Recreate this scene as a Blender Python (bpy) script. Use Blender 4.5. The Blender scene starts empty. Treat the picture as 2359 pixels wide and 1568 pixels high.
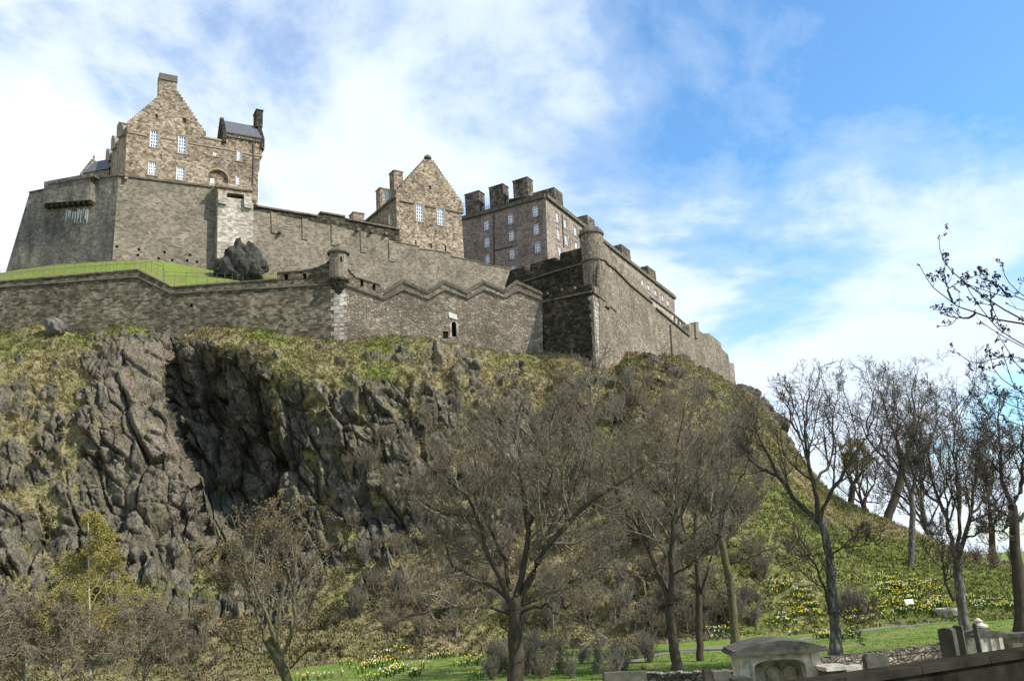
import bpy, bmesh, math, random
import numpy as np
from mathutils import Vector, Matrix
random.seed(7); RNG = np.random.default_rng(7)
S = bpy.context.scene
COL = S.collection
# ------------------------------------------------------------------ camera, sky, sun, exposure
F = 2040.0; CX, CY = 1179.5, 784.0; VPX, VPY = 700.0, -6700.0
_up = np.array([VPX-CX, -(VPY-CY), -F]); _up /= np.linalg.norm(_up)
_f = np.array([0, 0, -1.0]); _f -= _up*_f.dot(_up); _f /= np.linalg.norm(_f)
_r = np.cross(_f, _up)
RW = np.array([_r, _f, _up])                     # camera axes -> world
cd = bpy.data.cameras.new('camera'); cam = bpy.data.objects.new('camera', cd); COL.objects.link(cam)
cam.matrix_world = Matrix(RW.tolist()).to_4x4()
cd.sensor_width = 36; cd.lens = F/2359*36; cd.clip_start = .1; cd.clip_end = 6000
S.camera = cam
SUN = Vector((.70, -.27, .66)).normalized()
EL = math.asin(SUN.z); AZ = math.atan2(SUN.x, SUN.y)
w = bpy.data.worlds.new('World'); S.world = w; w.use_nodes = True
nt = w.node_tree; N = nt.nodes; L = nt.links; N.clear()
def nd(tree, t, **k):
    n = tree.nodes.new(t)
    for a, b in k.items():
        if a.startswith('i_'): n.inputs[a[2:].replace('_', ' ')].default_value = b
        else: setattr(n, a, b)
    return n
def mth(tree, op, a, b=None, clamp=False):
    n = tree.nodes.new('ShaderNodeMath'); n.operation = op; n.use_clamp = clamp
    for i, v in enumerate((a, b)):
        if v is None: continue
        if isinstance(v, (int, float)): n.inputs[i].default_value = v
        else: tree.links.new(v, n.inputs[i])
    return n.outputs[0]
def ramp(tree, fac, stops, interp='LINEAR'):
    n = tree.nodes.new('ShaderNodeValToRGB'); n.color_ramp.interpolation = interp
    e = n.color_ramp.elements
    while len(e) < len(stops): e.new(.5)
    for q, (p, c) in zip(e, stops):
        q.position = p; q.color = (c, c, c, 1) if isinstance(c, (int, float)) else (*c, 1)
    tree.links.new(fac, n.inputs[0]); return n.outputs[0]
def mix(tree, fac, a, b, mode='MIX'):
    n = tree.nodes.new('ShaderNodeMix'); n.data_type = 'RGBA'; n.blend_type = mode
    for i, v in ((0, fac), (6, a), (7, b)):
        if isinstance(v, (int, float)): n.inputs[i].default_value = v if i == 0 else (v, v, v, 1)
        elif isinstance(v, tuple): n.inputs[i].default_value = (*v, 1)
        else: tree.links.new(v, n.inputs[i])
    return n.outputs[2]
sky = nd(nt, 'ShaderNodeTexSky', sky_type='NISHITA', sun_disc=False, sun_elevation=EL, sun_rotation=AZ,
         air_density=1.0, dust_density=.6, ozone_density=2.0, altitude=100)
hs = nd(nt, 'ShaderNodeHueSaturation'); hs.inputs['Saturation'].default_value = 1.22; L.new(sky.outputs[0], hs.inputs['Color'])
tc = nd(nt, 'ShaderNodeTexCoord'); sp = nd(nt, 'ShaderNodeSeparateXYZ'); L.new(tc.outputs['Generated'], sp.inputs[0])
den = mth(nt, 'ADD', mth(nt, 'MAXIMUM', sp.outputs[2], 0.0), .22)
px_ = mth(nt, 'DIVIDE', sp.outputs[0], den); py_ = mth(nt, 'DIVIDE', sp.outputs[1], den)
cb = nd(nt, 'ShaderNodeCombineXYZ'); L.new(px_, cb.inputs[0]); L.new(py_, cb.inputs[1])
n1 = nd(nt, 'ShaderNodeTexNoise', i_Scale=1.5, i_Detail=10.0, i_Roughness=.59, i_Distortion=.3); L.new(cb.outputs[0], n1.inputs['Vector'])
n2 = nd(nt, 'ShaderNodeTexNoise', i_Scale=.45, i_Detail=3.0, i_Roughness=.5); L.new(cb.outputs[0], n2.inputs['Vector'])
bias = mth(nt, 'MULTIPLY', sp.outputs[0], -.66)
low = mth(nt, 'MULTIPLY', mth(nt, 'SUBTRACT', .40, sp.outputs[2]), .95)
cl = mth(nt, 'ADD', mth(nt, 'ADD', mth(nt, 'MULTIPLY', n1.outputs[0], 2.7), mth(nt, 'MULTIPLY', n2.outputs[0], .5)), mth(nt, 'ADD', bias, low))
CLOUD = ramp(nt, mth(nt, 'MULTIPLY', cl, .5), [(.58, .05), (.70, .34), (.77, .72), (.85, 1.0)])
ccol = ramp(nt, n1.outputs[0], [(.3, (.66, .69, .73)), (.62, (.52, .60, .70))])
skn = nd(nt, 'ShaderNodeVectorMath', operation='SCALE'); L.new(hs.outputs[0], skn.inputs[0]); skn.inputs['Scale'].default_value = .15
skm = mix(nt, 1.0, skn.outputs[0], (.84, 1.04, 1.05), 'MULTIPLY')
out = mix(nt, CLOUD, skm, ccol)
bg = nd(nt, 'ShaderNodeBackground'); L.new(out, bg.inputs[0]); bg.inputs[1].default_value = 1.0
wo = nd(nt, 'ShaderNodeOutputWorld'); L.new(bg.outputs[0], wo.inputs[0])
sl = bpy.data.lights.new('sun', 'SUN'); sl.energy = 4.2; sl.angle = math.radians(.5); sl.color = (1, .955, .88)
so = bpy.data.objects.new('sun', sl); COL.objects.link(so); so.rotation_euler = SUN.to_track_quat('Z', 'Y').to_euler()
S.view_settings.view_transform = 'Standard'; S.view_settings.look = 'None'; S.view_settings.gamma = 1
S.view_settings.exposure = 0.8
S.cycles.max_bounces = 4; S.cycles.diffuse_bounces = 2; S.cycles.transparent_max_bounces = 4

# ------------------------------------------------------------------ sight lines: a point of the place from a bearing and a distance
def ray(px, py):
    v = RW @ np.array([px-CX, -(py-CY), -F]); return v/v[1]
def at(px, py, Y):
    return ray(px, py)*Y
c1 = lambda x, y: (x*.3206, 150.8+y*.3206)
c2 = lambda x, y: (544.5+x*.3313, 318.3+y*.3313)
c3 = lambda x, y: (1005.2+x*.3419, 368.6+y*.3419)
c4 = lambda x, y: (x*.3409, 569.6+y*.3409)
c5 = lambda x, y: (x*.3409, 1047.1+y*.3409)
c6 = lambda x, y: (753.9+x*.466, 837.7+y*.466)
c7 = lambda x, y: (1424+x*.4658, 837.7+y*.4658)
c8 = lambda x, y: (1591.6+x*.3253, 1256.5+y*.3253)
cb9 = lambda x, y: (2010.5+x*.3206, 502.6+y*.3206)
class Plane:
    """upright plane through point O running at azimuth az (degrees from +X, away from viewer positive)"""
    def __init__(s, O, az):
        s.O = np.array(O, float); a = math.radians(az); s.az = az
        s.d = np.array([math.cos(a), math.sin(a), 0]); s.n = np.array([math.sin(a), -math.cos(a), 0])
    def hit(s, p, w=0.0):
        r = ray(*p); O = s.O - s.n*w
        return r*(O.dot(s.n)/r.dot(s.n))
    def uz(s, p, w=0.0):
        h = s.hit(p, w); return ((h-s.O).dot(s.d), h[2])
    def P(s, u, z, w=0.0):
        q = s.O + s.d*u - s.n*w; return (q[0], q[1], z)
    def back(s, w): return Plane(s.O - s.n*w, s.az)
# ------------------------------------------------------------------ numpy noise
def _h(ix, iy, iz, s):
    n = (ix.astype(np.int64)*374761393 + iy.astype(np.int64)*668265263 + iz.astype(np.int64)*2147483647 + s*1274126177) & 0xffffffff
    n = ((n ^ (n >> 13))*1274126177) & 0xffffffff
    n = ((n ^ (n >> 16))*2246822519) & 0xffffffff
    return ((n ^ (n >> 15)) & 0xffffff)/float(0xffffff)
def vn(p, s=0):
    i = np.floor(p); f = p-i; f = f*f*(3-2*f); r = 0
    for a in (0, 1):
        for b in (0, 1):
            for c in (0, 1):
                wt = (f[..., 0] if a else 1-f[..., 0])*(f[..., 1] if b else 1-f[..., 1])*(f[..., 2] if c else 1-f[..., 2])
                r = r + wt*_h(i[..., 0]+a, i[..., 1]+b, i[..., 2]+c, s)
    return r
def fbm(p, o=4, s=0, g=.5):
    r = 0; a = 1; t = 0
    for k in range(o): r = r + a*vn(p*2**k, s+k*17); t += a; a *= g
    return r/t
def blocks(a, b, s=0):
    """2-D cells, each one a tilted facet: returns height and distance to the joint"""
    ia, ib = np.floor(a), np.floor(b); z = np.zeros_like(a)
    d1 = np.full(a.shape, 9.); d2 = np.full(a.shape, 9.); h = np.zeros(a.shape)
    for i in (-1, 0, 1):
        for j in (-1, 0, 1):
            ca, cb_ = ia+i, ib+j
            xa = ca+.1+.8*_h(ca, cb_, z, s); xb = cb_+.1+.8*_h(ca, cb_, z, s+1)
            da, db = a-xa, b-xb; d = np.sqrt(da*da+db*db)
            hh = _h(ca, cb_, z, s+2)-.5 + da*(_h(ca, cb_, z, s+3)-.5)*1.5 + db*(_h(ca, cb_, z, s+4)-.5)*1.1
            m = d < d1
            d2 = np.where(m, d1, np.minimum(d2, d)); h = np.where(m, hh, h); d1 = np.where(m, d, d1)
    return h, d2-d1
# ------------------------------------------------------------------ materials
MATS = {}
def mat(name, rough=.9, spec=.2):
    m = bpy.data.materials.new(name); m.use_nodes = True; t = m.node_tree
    b = t.nodes['Principled BSDF']; b.inputs['Roughness'].default_value = rough
    b.inputs['Specular IOR Level'].default_value = spec; MATS[name] = m
    return m, t, b
def plain(name, c, rough=.8, spec=.2, nscale=2.0, amt=.35, metal=0.0):
    m, t, b = mat(name, rough, spec)
    g = nd(t, 'ShaderNodeTexCoord'); n = nd(t, 'ShaderNodeTexNoise', i_Scale=nscale, i_Detail=6.0, i_Roughness=.6)
    t.links.new(g.outputs['Object'], n.inputs['Vector'])
    lo = tuple(x*(1-amt) for x in c); hi = tuple(min(1, x*(1+amt)) for x in c)
    t.links.new(ramp(t, n.outputs[0], [(.3, lo), (.7, hi)]), b.inputs['Base Color'])
    bp = nd(t, 'ShaderNodeBump', i_Strength=.35, i_Distance=.03); t.links.new(n.outputs[0], bp.inputs['Height']); t.links.new(bp.outputs[0], b.inputs['Normal'])
    b.inputs['Metallic'].default_value = metal
    return m
def masonry(name, stops, mortar, bw=.75, rh=.32, kind='brick', stain=.5, staincol=(.05, .045, .035), moss=0.0, bump=.6, lowband=None):
    m, t, b = mat(name, .93, .1); lk = t.links
    g = nd(t, 'ShaderNodeTexCoord'); uv = g.outputs['UV']
    nz = nd(t, 'ShaderNodeTexNoise', i_Scale=1.1, i_Detail=3.0); lk.new(uv, nz.inputs['Vector'])
    v1 = nd(t, 'ShaderNodeVectorMath', operation='SUBTRACT'); lk.new(nz.outputs['Color'], v1.inputs[0]); v1.inputs[1].default_value = (.5, .5, .5)
    v2 = nd(t, 'ShaderNodeVectorMath', operation='SCALE'); lk.new(v1.outputs[0], v2.inputs[0]); v2.inputs['Scale'].default_value = .28 if kind == 'brick' else .5
    v3 = nd(t, 'ShaderNodeVectorMath', operation='ADD'); lk.new(uv, v3.inputs[0]); lk.new(v2.outputs[0], v3.inputs[1])
    if kind == 'brick':
        br = nd(t, 'ShaderNodeTexBrick', offset=.47, squash=.8, squash_frequency=3)
        br.inputs['Color1'].default_value = (0, 0, 0, 1); br.inputs['Color2'].default_value = (1, 1, 1, 1); br.inputs['Mortar'].default_value = (.5, .5, .5, 1)
        for k, v in (('Scale', 1.0), ('Mortar Size', .022), ('Mortar Smooth', .4), ('Bias', 0.0), ('Brick Width', bw), ('Row Height', rh)): br.inputs[k].default_value = v
        lk.new(v3.outputs[0], br.inputs['Vector']); val = br.outputs['Color']; mf = br.outputs['Fac']
    else:
        mp = nd(t, 'ShaderNodeMapping'); mp.inputs['Scale'].default_value = (1/bw, 1/rh, 1); lk.new(v3.outputs[0], mp.inputs[0])
        vo = nd(t, 'ShaderNodeTexVoronoi', i_Scale=1.0, i_Randomness=.85); lk.new(mp.outputs[0], vo.inputs['Vector'])
        sc = nd(t, 'ShaderNodeSeparateColor'); lk.new(vo.outputs['Color'], sc.inputs[0]); val = sc.outputs[0]
        ve = nd(t, 'ShaderNodeTexVoronoi', feature='DISTANCE_TO_EDGE', i_Scale=1.0, i_Randomness=.85); lk.new(mp.outputs[0], ve.inputs['Vector'])
        mf = ramp(t, ve.outputs['Distance'], [(.03, 1.0), (.12, 0.0)])
    # second set of big random stones, so no regular grain stays
    mp2 = nd(t, 'ShaderNodeMapping'); mp2.inputs['Scale'].default_value = (.9/bw, .55/rh, 1); mp2.inputs['Location'].default_value = (3.3, 7.7, 0); lk.new(v3.outputs[0], mp2.inputs[0])
    vb = nd(t, 'ShaderNodeTexVoronoi', i_Scale=1.0); lk.new(mp2.outputs[0], vb.inputs['Vector'])
    s2 = nd(t, 'ShaderNodeSeparateColor'); lk.new(vb.outputs['Color'], s2.inputs[0])
    vv = mth(t, 'ADD', mth(t, 'MULTIPLY', val, .6), mth(t, 'MULTIPLY', s2.outputs[1], .4))
    c = ramp(t, vv, stops)
    c = mix(t, mth(t, 'MULTIPLY', mf, .75), c, mortar)
    fine = nd(t, 'ShaderNodeTexNoise', i_Scale=6.0, i_Detail=5.0, i_Roughness=.7); lk.new(uv, fine.inputs['Vector'])
    c = mix(t, 1.0, c, ramp(t, fine.outputs[0], [(.3, .68), (.7, 1.22)]), 'MULTIPLY')
    st = nd(t, 'ShaderNodeMapping'); st.inputs['Scale'].default_value = (.30, .09, 1); lk.new(uv, st.inputs[0])
    sn = nd(t, 'ShaderNodeTexNoise', i_Scale=1.6, i_Detail=8.0, i_Roughness=.65, i_Distortion=.4); lk.new(st.outputs[0], sn.inputs['Vector'])
    sf = ramp(t, sn.outputs[0], [(.44, 0.0), (.66, stain)])
    c = mix(t, sf, c, staincol)
    bn = nd(t, 'ShaderNodeTexNoise', i_Scale=.16, i_Detail=4.0); lk.new(uv, bn.inputs['Vector'])
    c = mix(t, 1.0, c, ramp(t, bn.outputs[0], [(.35, .8), (.65, 1.15)]), 'MULTIPLY')
    if moss:
        c = mix(t, ramp(t, bn.outputs[0], [(.5, 0.0), (.68, moss)]), c, (.07, .075, .03))
    lk.new(c, b.inputs['Base Color'])
    hgt = mth(t, 'SUBTRACT', mth(t, 'ADD', mth(t, 'MULTIPLY', vv, .5), mth(t, 'MULTIPLY', fine.outputs[0], .5)), mth(t, 'MULTIPLY', mf, .8))
    bp = nd(t, 'ShaderNodeBump', i_Strength=bump, i_Distance=.12); lk.new(hgt, bp.inputs['Height']); lk.new(bp.outputs[0], b.inputs['Normal'])
    return m
M_TOWER = masonry('tower_stone', [(.12, (.085, .062, .04)), (.36, (.205, .152, .103)), (.6, (.30, .232, .16)), (.88, (.47, .38, .275))], (.2, .155, .115), .5, .29, stain=.3)
M_BASE = masonry('rampart_stone', [(.12, (.105, .085, .06)), (.45, (.19, .157, .112)), (.88, (.30, .255, .19))], (.2, .17, .13), .52, .25, stain=.45, staincol=(.12, .105, .08))
M_FLANK = masonry('flank_stone', [(.12, (.11, .098, .076)), (.5, (.18, .16, .125)), (.88, (.26, .235, .19))], (.2, .18, .14), .52, .25, stain=.8, staincol=(.055, .048, .04))
M_PALE = masonry('pale_stone', [(.1, (.20, .16, .12)), (.5, (.36, .31, .25)), (.85, (.55, .5, .43))], (.3, .26, .2), .7, .32, stain=.35, staincol=(.15, .12, .09))
M_DARK = masonry('dark_rubble', [(.15, (.055, .045, .03)), (.5, (.14, .115, .075)), (.85, (.26, .22, .16))], (.10, .085, .055), .62, .3, stain=.45, staincol=(.05, .045, .03), bump=1.0)
M_ZIG = masonry('grey_rubble', [(.12, (.12, .092, .065)), (.5, (.215, .174, .126)), (.9, (.36, .30, .225))], (.19, .16, .12), .55, .38, kind='vor', stain=.35, staincol=(.13, .105, .075), bump=.9)
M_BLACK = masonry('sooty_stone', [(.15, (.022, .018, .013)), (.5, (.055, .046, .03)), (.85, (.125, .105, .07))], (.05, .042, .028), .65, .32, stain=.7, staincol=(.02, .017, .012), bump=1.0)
M_BARR = masonry('barrack_stone', [(.12, (.17, .128, .098)), (.5, (.27, .212, .168)), (.88, (.39, .32, .26))], (.22, .17, .135), .55, .28, stain=.4, staincol=(.10, .085, .07))
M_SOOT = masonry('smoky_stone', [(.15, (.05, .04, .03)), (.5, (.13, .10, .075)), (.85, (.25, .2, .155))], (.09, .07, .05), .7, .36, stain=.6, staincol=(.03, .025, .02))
M_LOWW = masonry('boundary_stone', [(.15, (.10, .08, .06)), (.5, (.24, .2, .15)), (.85, (.4, .34, .27))], (.12, .1, .07), .34, .17, kind='vor', stain=.3, bump=1.0)
M_TRIM = plain('weathered_trim', (.10, .085, .06), nscale=1.2, amt=.55)
M_TRIML = plain('sandstone_trim', (.25, .185, .115), nscale=1.4, amt=.35)
M_SLATE = plain('slate', (.085, .085, .09), .7, .3, nscale=3.0, amt=.35)
M_LEAD = plain('lead', (.35, .38, .40), .5, .4)
M_WHITE = plain('white_paint', (.82, .83, .82), .5, .4, amt=.05)
M_HOLE = plain('dark_void', (.012, .011, .010), 1, 0)
M_LIME = plain('pale_plaque_stone', (.55, .52, .45), amt=.15)
M_IRON = plain('iron', (.06, .055, .045), .6, .3)
M_TOMB = plain('tomb_stone', (.38, .34, .27), nscale=2.6, amt=.6)
M_TOMBD = plain('tomb_roof_stone', (.075, .068, .052), nscale=2.4, amt=.6)
M_HEAD = plain('headstone_stone', (.05, .044, .03), nscale=2.5, amt=.5)
M_COPE = plain('coping_shade_tone', (.028, .025, .018), 1, 0, nscale=3.0, amt=.5)  # coping blackened: the shade of the trees is put into its colour
M_NEARW = plain('near_wall_shade_tone', (.022, .019, .014), 1, 0, nscale=4.0, amt=.6)  # wall face likewise: tree shade painted into the stone colour
M_SIGN = plain('white_sign', (.85, .85, .85), .5, .4, amt=.04)
m_, t_, b_ = mat('window_glass', .08, .6); b_.inputs['Base Color'].default_value = (.10, .13, .17, 1); M_GLASS = m_
def bark(name, c, amt=.4, pale=None):
    m, t, b = mat(name, .9, .1)
    g = nd(t, 'ShaderNodeTexCoord'); mp = nd(t, 'ShaderNodeMapping'); mp.inputs['Scale'].default_value = (3, 3, .9); t.links.new(g.outputs['Object'], mp.inputs[0])
    n = nd(t, 'ShaderNodeTexNoise', i_Scale=2.2, i_Detail=6.0, i_Roughness=.7); t.links.new(mp.outputs[0], n.inputs['Vector'])
    hi = pale or tuple(x*(1+amt) for x in c)
    t.links.new(ramp(t, n.outputs[0], [(.35, tuple(x*(1-amt) for x in c)), (.5, c), (.68, hi)]), b.inputs['Base Color'])
    bp = nd(t, 'ShaderNodeBump', i_Strength=.7, i_Distance=.05); t.links.new(n.outputs[0], bp.inputs['Height']); t.links.new(bp.outputs[0], b.inputs['Normal'])
    return m
M_BARK = bark('bark_brown', (.06, .048, .034))
M_BARKG = bark('bark_grey', (.085, .077, .063), .4, (.24, .23, .2))
M_BARKM = bark('bark_mossy', (.095, .088, .045))
M_BIRCH = bark('bark_birch', (.42, .38, .32), .4)
M_TWIG = bark('twig_brown', (.16, .132, .09), .35)
M_TWIGK = bark('twig_dark_brown', (.085, .07, .054), .3)  # darker brown twigs for the right-hand trees
M_TWIGG = bark('twig_grey', (.17, .15, .115), .3)
M_TWIGP = bark('twig_purple', (.19, .155, .105), .3)
M_TWIGY = bark('twig_yellow', (.24, .2, .07), .3)
M_TWIGD = bark('twig_dark', (.03, .025, .03), .3)
def attr_mat(name, rough=.9, trans=False):
    m, t, b = mat(name, rough, .1)
    a = nd(t, 'ShaderNodeVertexColor', layer_name='Col'); t.links.new(a.outputs[0], b.inputs['Base Color'])
    return m
M_VC = attr_mat('leaf_tints')
# ------------------------------------------------------------------ objects, things and parts
def mesh_np(name, verts, faces, m, root=None, parent=None, cols=None, smooth=False, loc=None):
    """verts (n,3), faces list/array; vertices are world positions, stored relative to the thing they belong to"""
    me = bpy.data.meshes.new(name); v = np.asarray(verts, float).reshape(-1, 3)
    base = np.array(root.location) if root is not None else (np.array(loc) if loc is not None else np.zeros(3))
    v = v-base
    if isinstance(faces, np.ndarray):
        k = faces.shape[1]; n = len(faces)
        me.vertices.add(len(v)); me.vertices.foreach_set('co', v.ravel())
        me.loops.add(n*k); me.loops.foreach_set('vertex_index', faces.ravel().astype(np.int32))
        me.polygons.add(n); me.polygons.foreach_set('loop_start', np.arange(0, n*k, k, dtype=np.int32))
        me.polygons.foreach_set('loop_total', np.full(n, k, np.int32)); me.update(calc_edges=True)
    else:
        me.from_pydata(v.tolist(), [], faces); me.update()
    if m is not None: me.materials.append(m)
    if cols is not None:
        a = me.color_attributes.new('Col', 'FLOAT_COLOR', 'POINT')
        cc = np.ones((len(v), 4)); cc[:, :3] = cols; a.data.foreach_set('color', cc.ravel())
    if smooth: me.polygons.foreach_set('use_smooth', np.ones(len(me.polygons), bool))
    o = bpy.data.objects.new(name, me); COL.objects.link(o)
    if root is not None: o.parent = parent or root
    elif loc is not None: o.location = loc
    return o
def uv_box(o, root=None):
    me = o.data; uvl = me.uv_layers.new(name='UVMap')
    off = np.array(root.location) if root is not None else np.array(o.location)
    n = len(me.vertices); co = np.empty(n*3); me.vertices.foreach_get('co', co); co = co.reshape(-1, 3)+off
    out = np.zeros((len(me.loops), 2))
    for p in me.polygons:
        nx, ny, nz = p.normal
        hl = math.hypot(nx, ny)
        for li in p.loop_indices:
            x, y, z = co[me.loops[li].vertex_index]
            if hl > .5: out[li] = ((-ny*x+nx*y)/hl, z)
            else: out[li] = (x, y)
    uvl.data.foreach_set('uv', out.ravel())
    return o
def thing(name, label, cat, loc, group=None):
    o = bpy.data.objects.new(name, None); COL.objects.link(o); o.location = tuple(float(x) for x in loc)
    o.empty_display_size = .5; o['label'] = label; o['category'] = cat
    if group: o['group'] = group
    return o
def tag(o, label=None, cat=None, group=None, kind=None):
    if label: o['label'] = label
    if cat: o['category'] = cat
    if group: o['group'] = group
    if kind: o['kind'] = kind
    return o
class MB:
    def __init__(s): s.v = []; s.f = []
    def add(s, v, f):
        k = len(s.v); s.v += [tuple(map(float, p)) for p in v]; s.f += [[i+k for i in q] for q in f]; return s
    def slab(s, P, outer, thick, holes=(), w0=0.0, depth=.35, inner=None):
        """outline given as (u, z) in plane P, extruded back from w0 by thick; holes are openings with reveals"""
        polys = [list(outer)]+[list(h) for h in holes]
        def traps(pl):      # cut the outline with its openings into upright strips
            us = sorted({round(p[0], 4) for q in pl for p in q}); ed = []
            for q in pl:
                for i in range(len(q)):
                    (a0, b0), (a1, b1) = q[i], q[(i+1) % len(q)]
                    if abs(a0-a1) > 2e-4: ed.append((a0, b0, a1, b1) if a0 < a1 else (a1, b1, a0, b0))
            for x0, x1 in zip(us[:-1], us[1:]):
                if x1-x0 < 3e-4: continue
                xm = (x0+x1)/2
                cr = sorted(((e[1]+(e[3]-e[1])*(xm-e[0])/(e[2]-e[0]), e) for e in ed if e[0] <= xm < e[2]), key=lambda q: q[0])
                zat = lambda e, x: e[1]+(e[3]-e[1])*(x-e[0])/(e[2]-e[0])
                for (_, lo), (_, hi) in zip(cr[0::2], cr[1::2]):
                    yield [(x0, zat(lo, x0)), (x1, zat(lo, x1)), (x1, zat(hi, x1)), (x0, zat(hi, x0))]
        V = []; f = []
        for q in traps(polys):
            k = len(V); V += [P.P(u, z, w0) for u, z in q]; f.append([k, k+1, k+2, k+3])
        for q in traps(polys[:1]):
            k = len(V); V += [P.P(u, z, w0+thick) for u, z in q]; f.append([k+3, k+2, k+1, k])
        no = len(outer); sa = sum(outer[i][0]*outer[(i+1) % no][1]-outer[(i+1) % no][0]*outer[i][1] for i in range(no))
        for i in range(no):
            j = (i+1) % no; k = len(V)
            V += [P.P(*outer[i], w0), P.P(*outer[j], w0), P.P(*outer[j], w0+thick), P.P(*outer[i], w0+thick)]
            f.append([k, k+3, k+2, k+1] if sa > 0 else [k, k+1, k+2, k+3])
        dd = w0+min(depth, thick*.8)
        for q in holes:
            m = len(q)
            for i in range(m):
                j = (i+1) % m; k = len(V)
                V += [P.P(*q[i], w0), P.P(*q[j], w0), P.P(*q[j], dd), P.P(*q[i], dd)]; f.append([k, k+1, k+2, k+3])
            k = len(V); V += [P.P(u, z, dd) for u, z in q]; f.append(list(range(k, k+m)))
        fr, bk, rv = V, [], []
        return s.add(fr+bk+rv, f)
    def pslab(s, P, pts, thick, w0=0.0, holes=(), depth=.35):
        return s.slab(P, [P.uz(p) for p in pts], thick, holes, w0, depth)
    def box(s, P, u0, u1, z0, z1, w0, w1):
        v = [P.P(u, z, w) for w in (w0, w1) for u, z in ((u0, z0), (u1, z0), (u1, z1), (u0, z1))]
        return s.add(v, [[0, 1, 2, 3], [5, 4, 7, 6], [4, 0, 3, 7], [1, 5, 6, 2], [3, 2, 6, 7], [4, 5, 1, 0]])
    def tube(s, pts, r, k=6):
        pts = [np.array(p, float) for p in pts]; v = []; f = []
        for i, p in enumerate(pts):
            t = pts[min(i+1, len(pts)-1)]-pts[max(i-1, 0)]; t /= np.linalg.norm(t)
            a = np.cross(t, (0, 0, 1.)) if abs(t[2]) < .9 else np.cross(t, (1., 0, 0)); a /= np.linalg.norm(a); b = np.cross(t, a)
            rr = r[i] if isinstance(r, (list, tuple)) else r
            v += [p+(a*math.cos(2*math.pi*q/k)+b*math.sin(2*math.pi*q/k))*rr for q in range(k)]
        for i in range(len(pts)-1):
            for q in range(k): f.append([i*k+q, i*k+(q+1) % k, (i+1)*k+(q+1) % k, (i+1)*k+q])
        f.append(list(range(k))[::-1]); f.append([(len(pts)-1)*k+q for q in range(k)])
        return s.add(v, f)
    def band(s, P, line, hgt, proud, back=.1):
        """a coping or string course following a polyline of (u,z) points, hgt tall, standing proud of the wall"""
        n = len(line); v = []; f = []
        for u, z in line:
            v += [P.P(u, z-hgt/2, -proud), P.P(u, z+hgt/2, -proud), P.P(u, z+hgt/2, back), P.P(u, z-hgt/2, back)]
        for i in range(n-1):
            for q in range(4): f.append([i*4+q, i*4+(q+1) % 4, (i+1)*4+(q+1) % 4, (i+1)*4+q][::-1])
        f.append([0, 1, 2, 3]); f.append([(n-1)*4+q for q in (3, 2, 1, 0)])
        return s.add(v, f)
    def lathe(s, c, prof, k=20, jit=0):
        v = []; f = []
        for r, z in prof:
            v += [(c[0]+r*math.cos(2*math.pi*q/k), c[1]+r*math.sin(2*math.pi*q/k), z) for q in range(k)]
        for i in range(len(prof)-1):
            for q in range(k): f.append([i*k+q, i*k+(q+1) % k, (i+1)*k+(q+1) % k, (i+1)*k+q])
        f.append(list(range(k))[::-1]); f.append([(len(prof)-1)*k+q for q in range(k)])
        return s.add(v, f)
    def build(s, name, m, root=None, parent=None, smooth=False, loc=None):
        o = mesh_np(name, s.v, s.f, m, root, parent, smooth=smooth, loc=loc)
        return uv_box(o, root)
def rect(P, x0y0, x1y1):
    """opening from its corner sight lines: (u,z) rectangle"""
    (xa, ya), (xb, yb) = x0y0, x1y1; xm, ym = (xa+xb)/2, (ya+yb)/2
    u0, _ = P.uz((xa, ym)); u1, _ = P.uz((xb, ym)); _, z1 = P.uz((xm, ya)); _, z0 = P.uz((xm, yb))
    return [(u0, z0), (u1, z0), (u1, z1), (u0, z1)]
def window(root, P, h, nx=3, ny=5, bar=.085, w=.2, surround=M_TRIML, sill=True, meeting=True):
    (u0, z0), _, (u1, z1), _ = h
    m = MB(); fw = .13
    m.box(P, u0, u0+fw, z0, z1, w-.08, w+.05); m.box(P, u1-fw, u1, z0, z1, w-.08, w+.05)
    m.box(P, u0+fw, u1-fw, z1-fw, z1, w-.08, w+.05); m.box(P, u0+fw, u1-fw, z0, z0+fw, w-.08, w+.05)
    iu0, iu1, iz0, iz1 = u0+fw, u1-fw, z0+fw, z1-fw
    us = [iu0+(iu1-iu0)*i/nx for i in range(1, nx)]
    for x in us: m.box(P, x-bar/2, x+bar/2, iz0, iz1, w-.05, w+.03)
    ed = [iu0]+us+[iu1]
    for j in range(1, ny):
        z = iz0+(iz1-iz0)*j/ny; bb = bar*(1.7 if meeting and j == ny//2 else 1)
        for i in range(nx):
            a = ed[i]+(bar/2 if i else 0); b = ed[i+1]-(bar/2 if i < nx-1 else 0)
            m.box(P, a, b, z-bb/2, z+bb/2, w-.048, w+.028)
    o = m.build('window', M_WHITE, root)
    MB().box(P, iu0, iu1, iz0, iz1, w+.034, w+.045).build('pane', M_GLASS, root, o)
    if surround:
        s = MB(); q = .2; e = .035
        s.box(P, u0-q, u0, z0, z1, -e, .12); s.box(P, u1, u1+q, z0, z1, -e, .12)
        s.box(P, u0-q, u1+q, z1, z1+q*1.1, -e, .12)
        s.box(P, u0-q-.08, u1+q+.08, z0-.2, z0, -e-.08, .12)
        s.build('surround', surround, root, o)
    return o
def crow(P, a, b, n):
    """crow steps from (u,z) a to b: alternating rises and treads"""
    out = []
    for i in range(n):
        t0, t1 = i/n, (i+1)/n
        u0, z0 = a[0]+(b[0]-a[0])*t0, a[1]+(b[1]-a[1])*t0
        u1, z1 = a[0]+(b[0]-a[0])*t1, a[1]+(b[1]-a[1])*t1
        if b[1] > a[1]: out += [(u0, z0), (u0, z1)]
        else: out += [(u0, z0), (u1, z0)]
    out.append(b); return out
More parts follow.
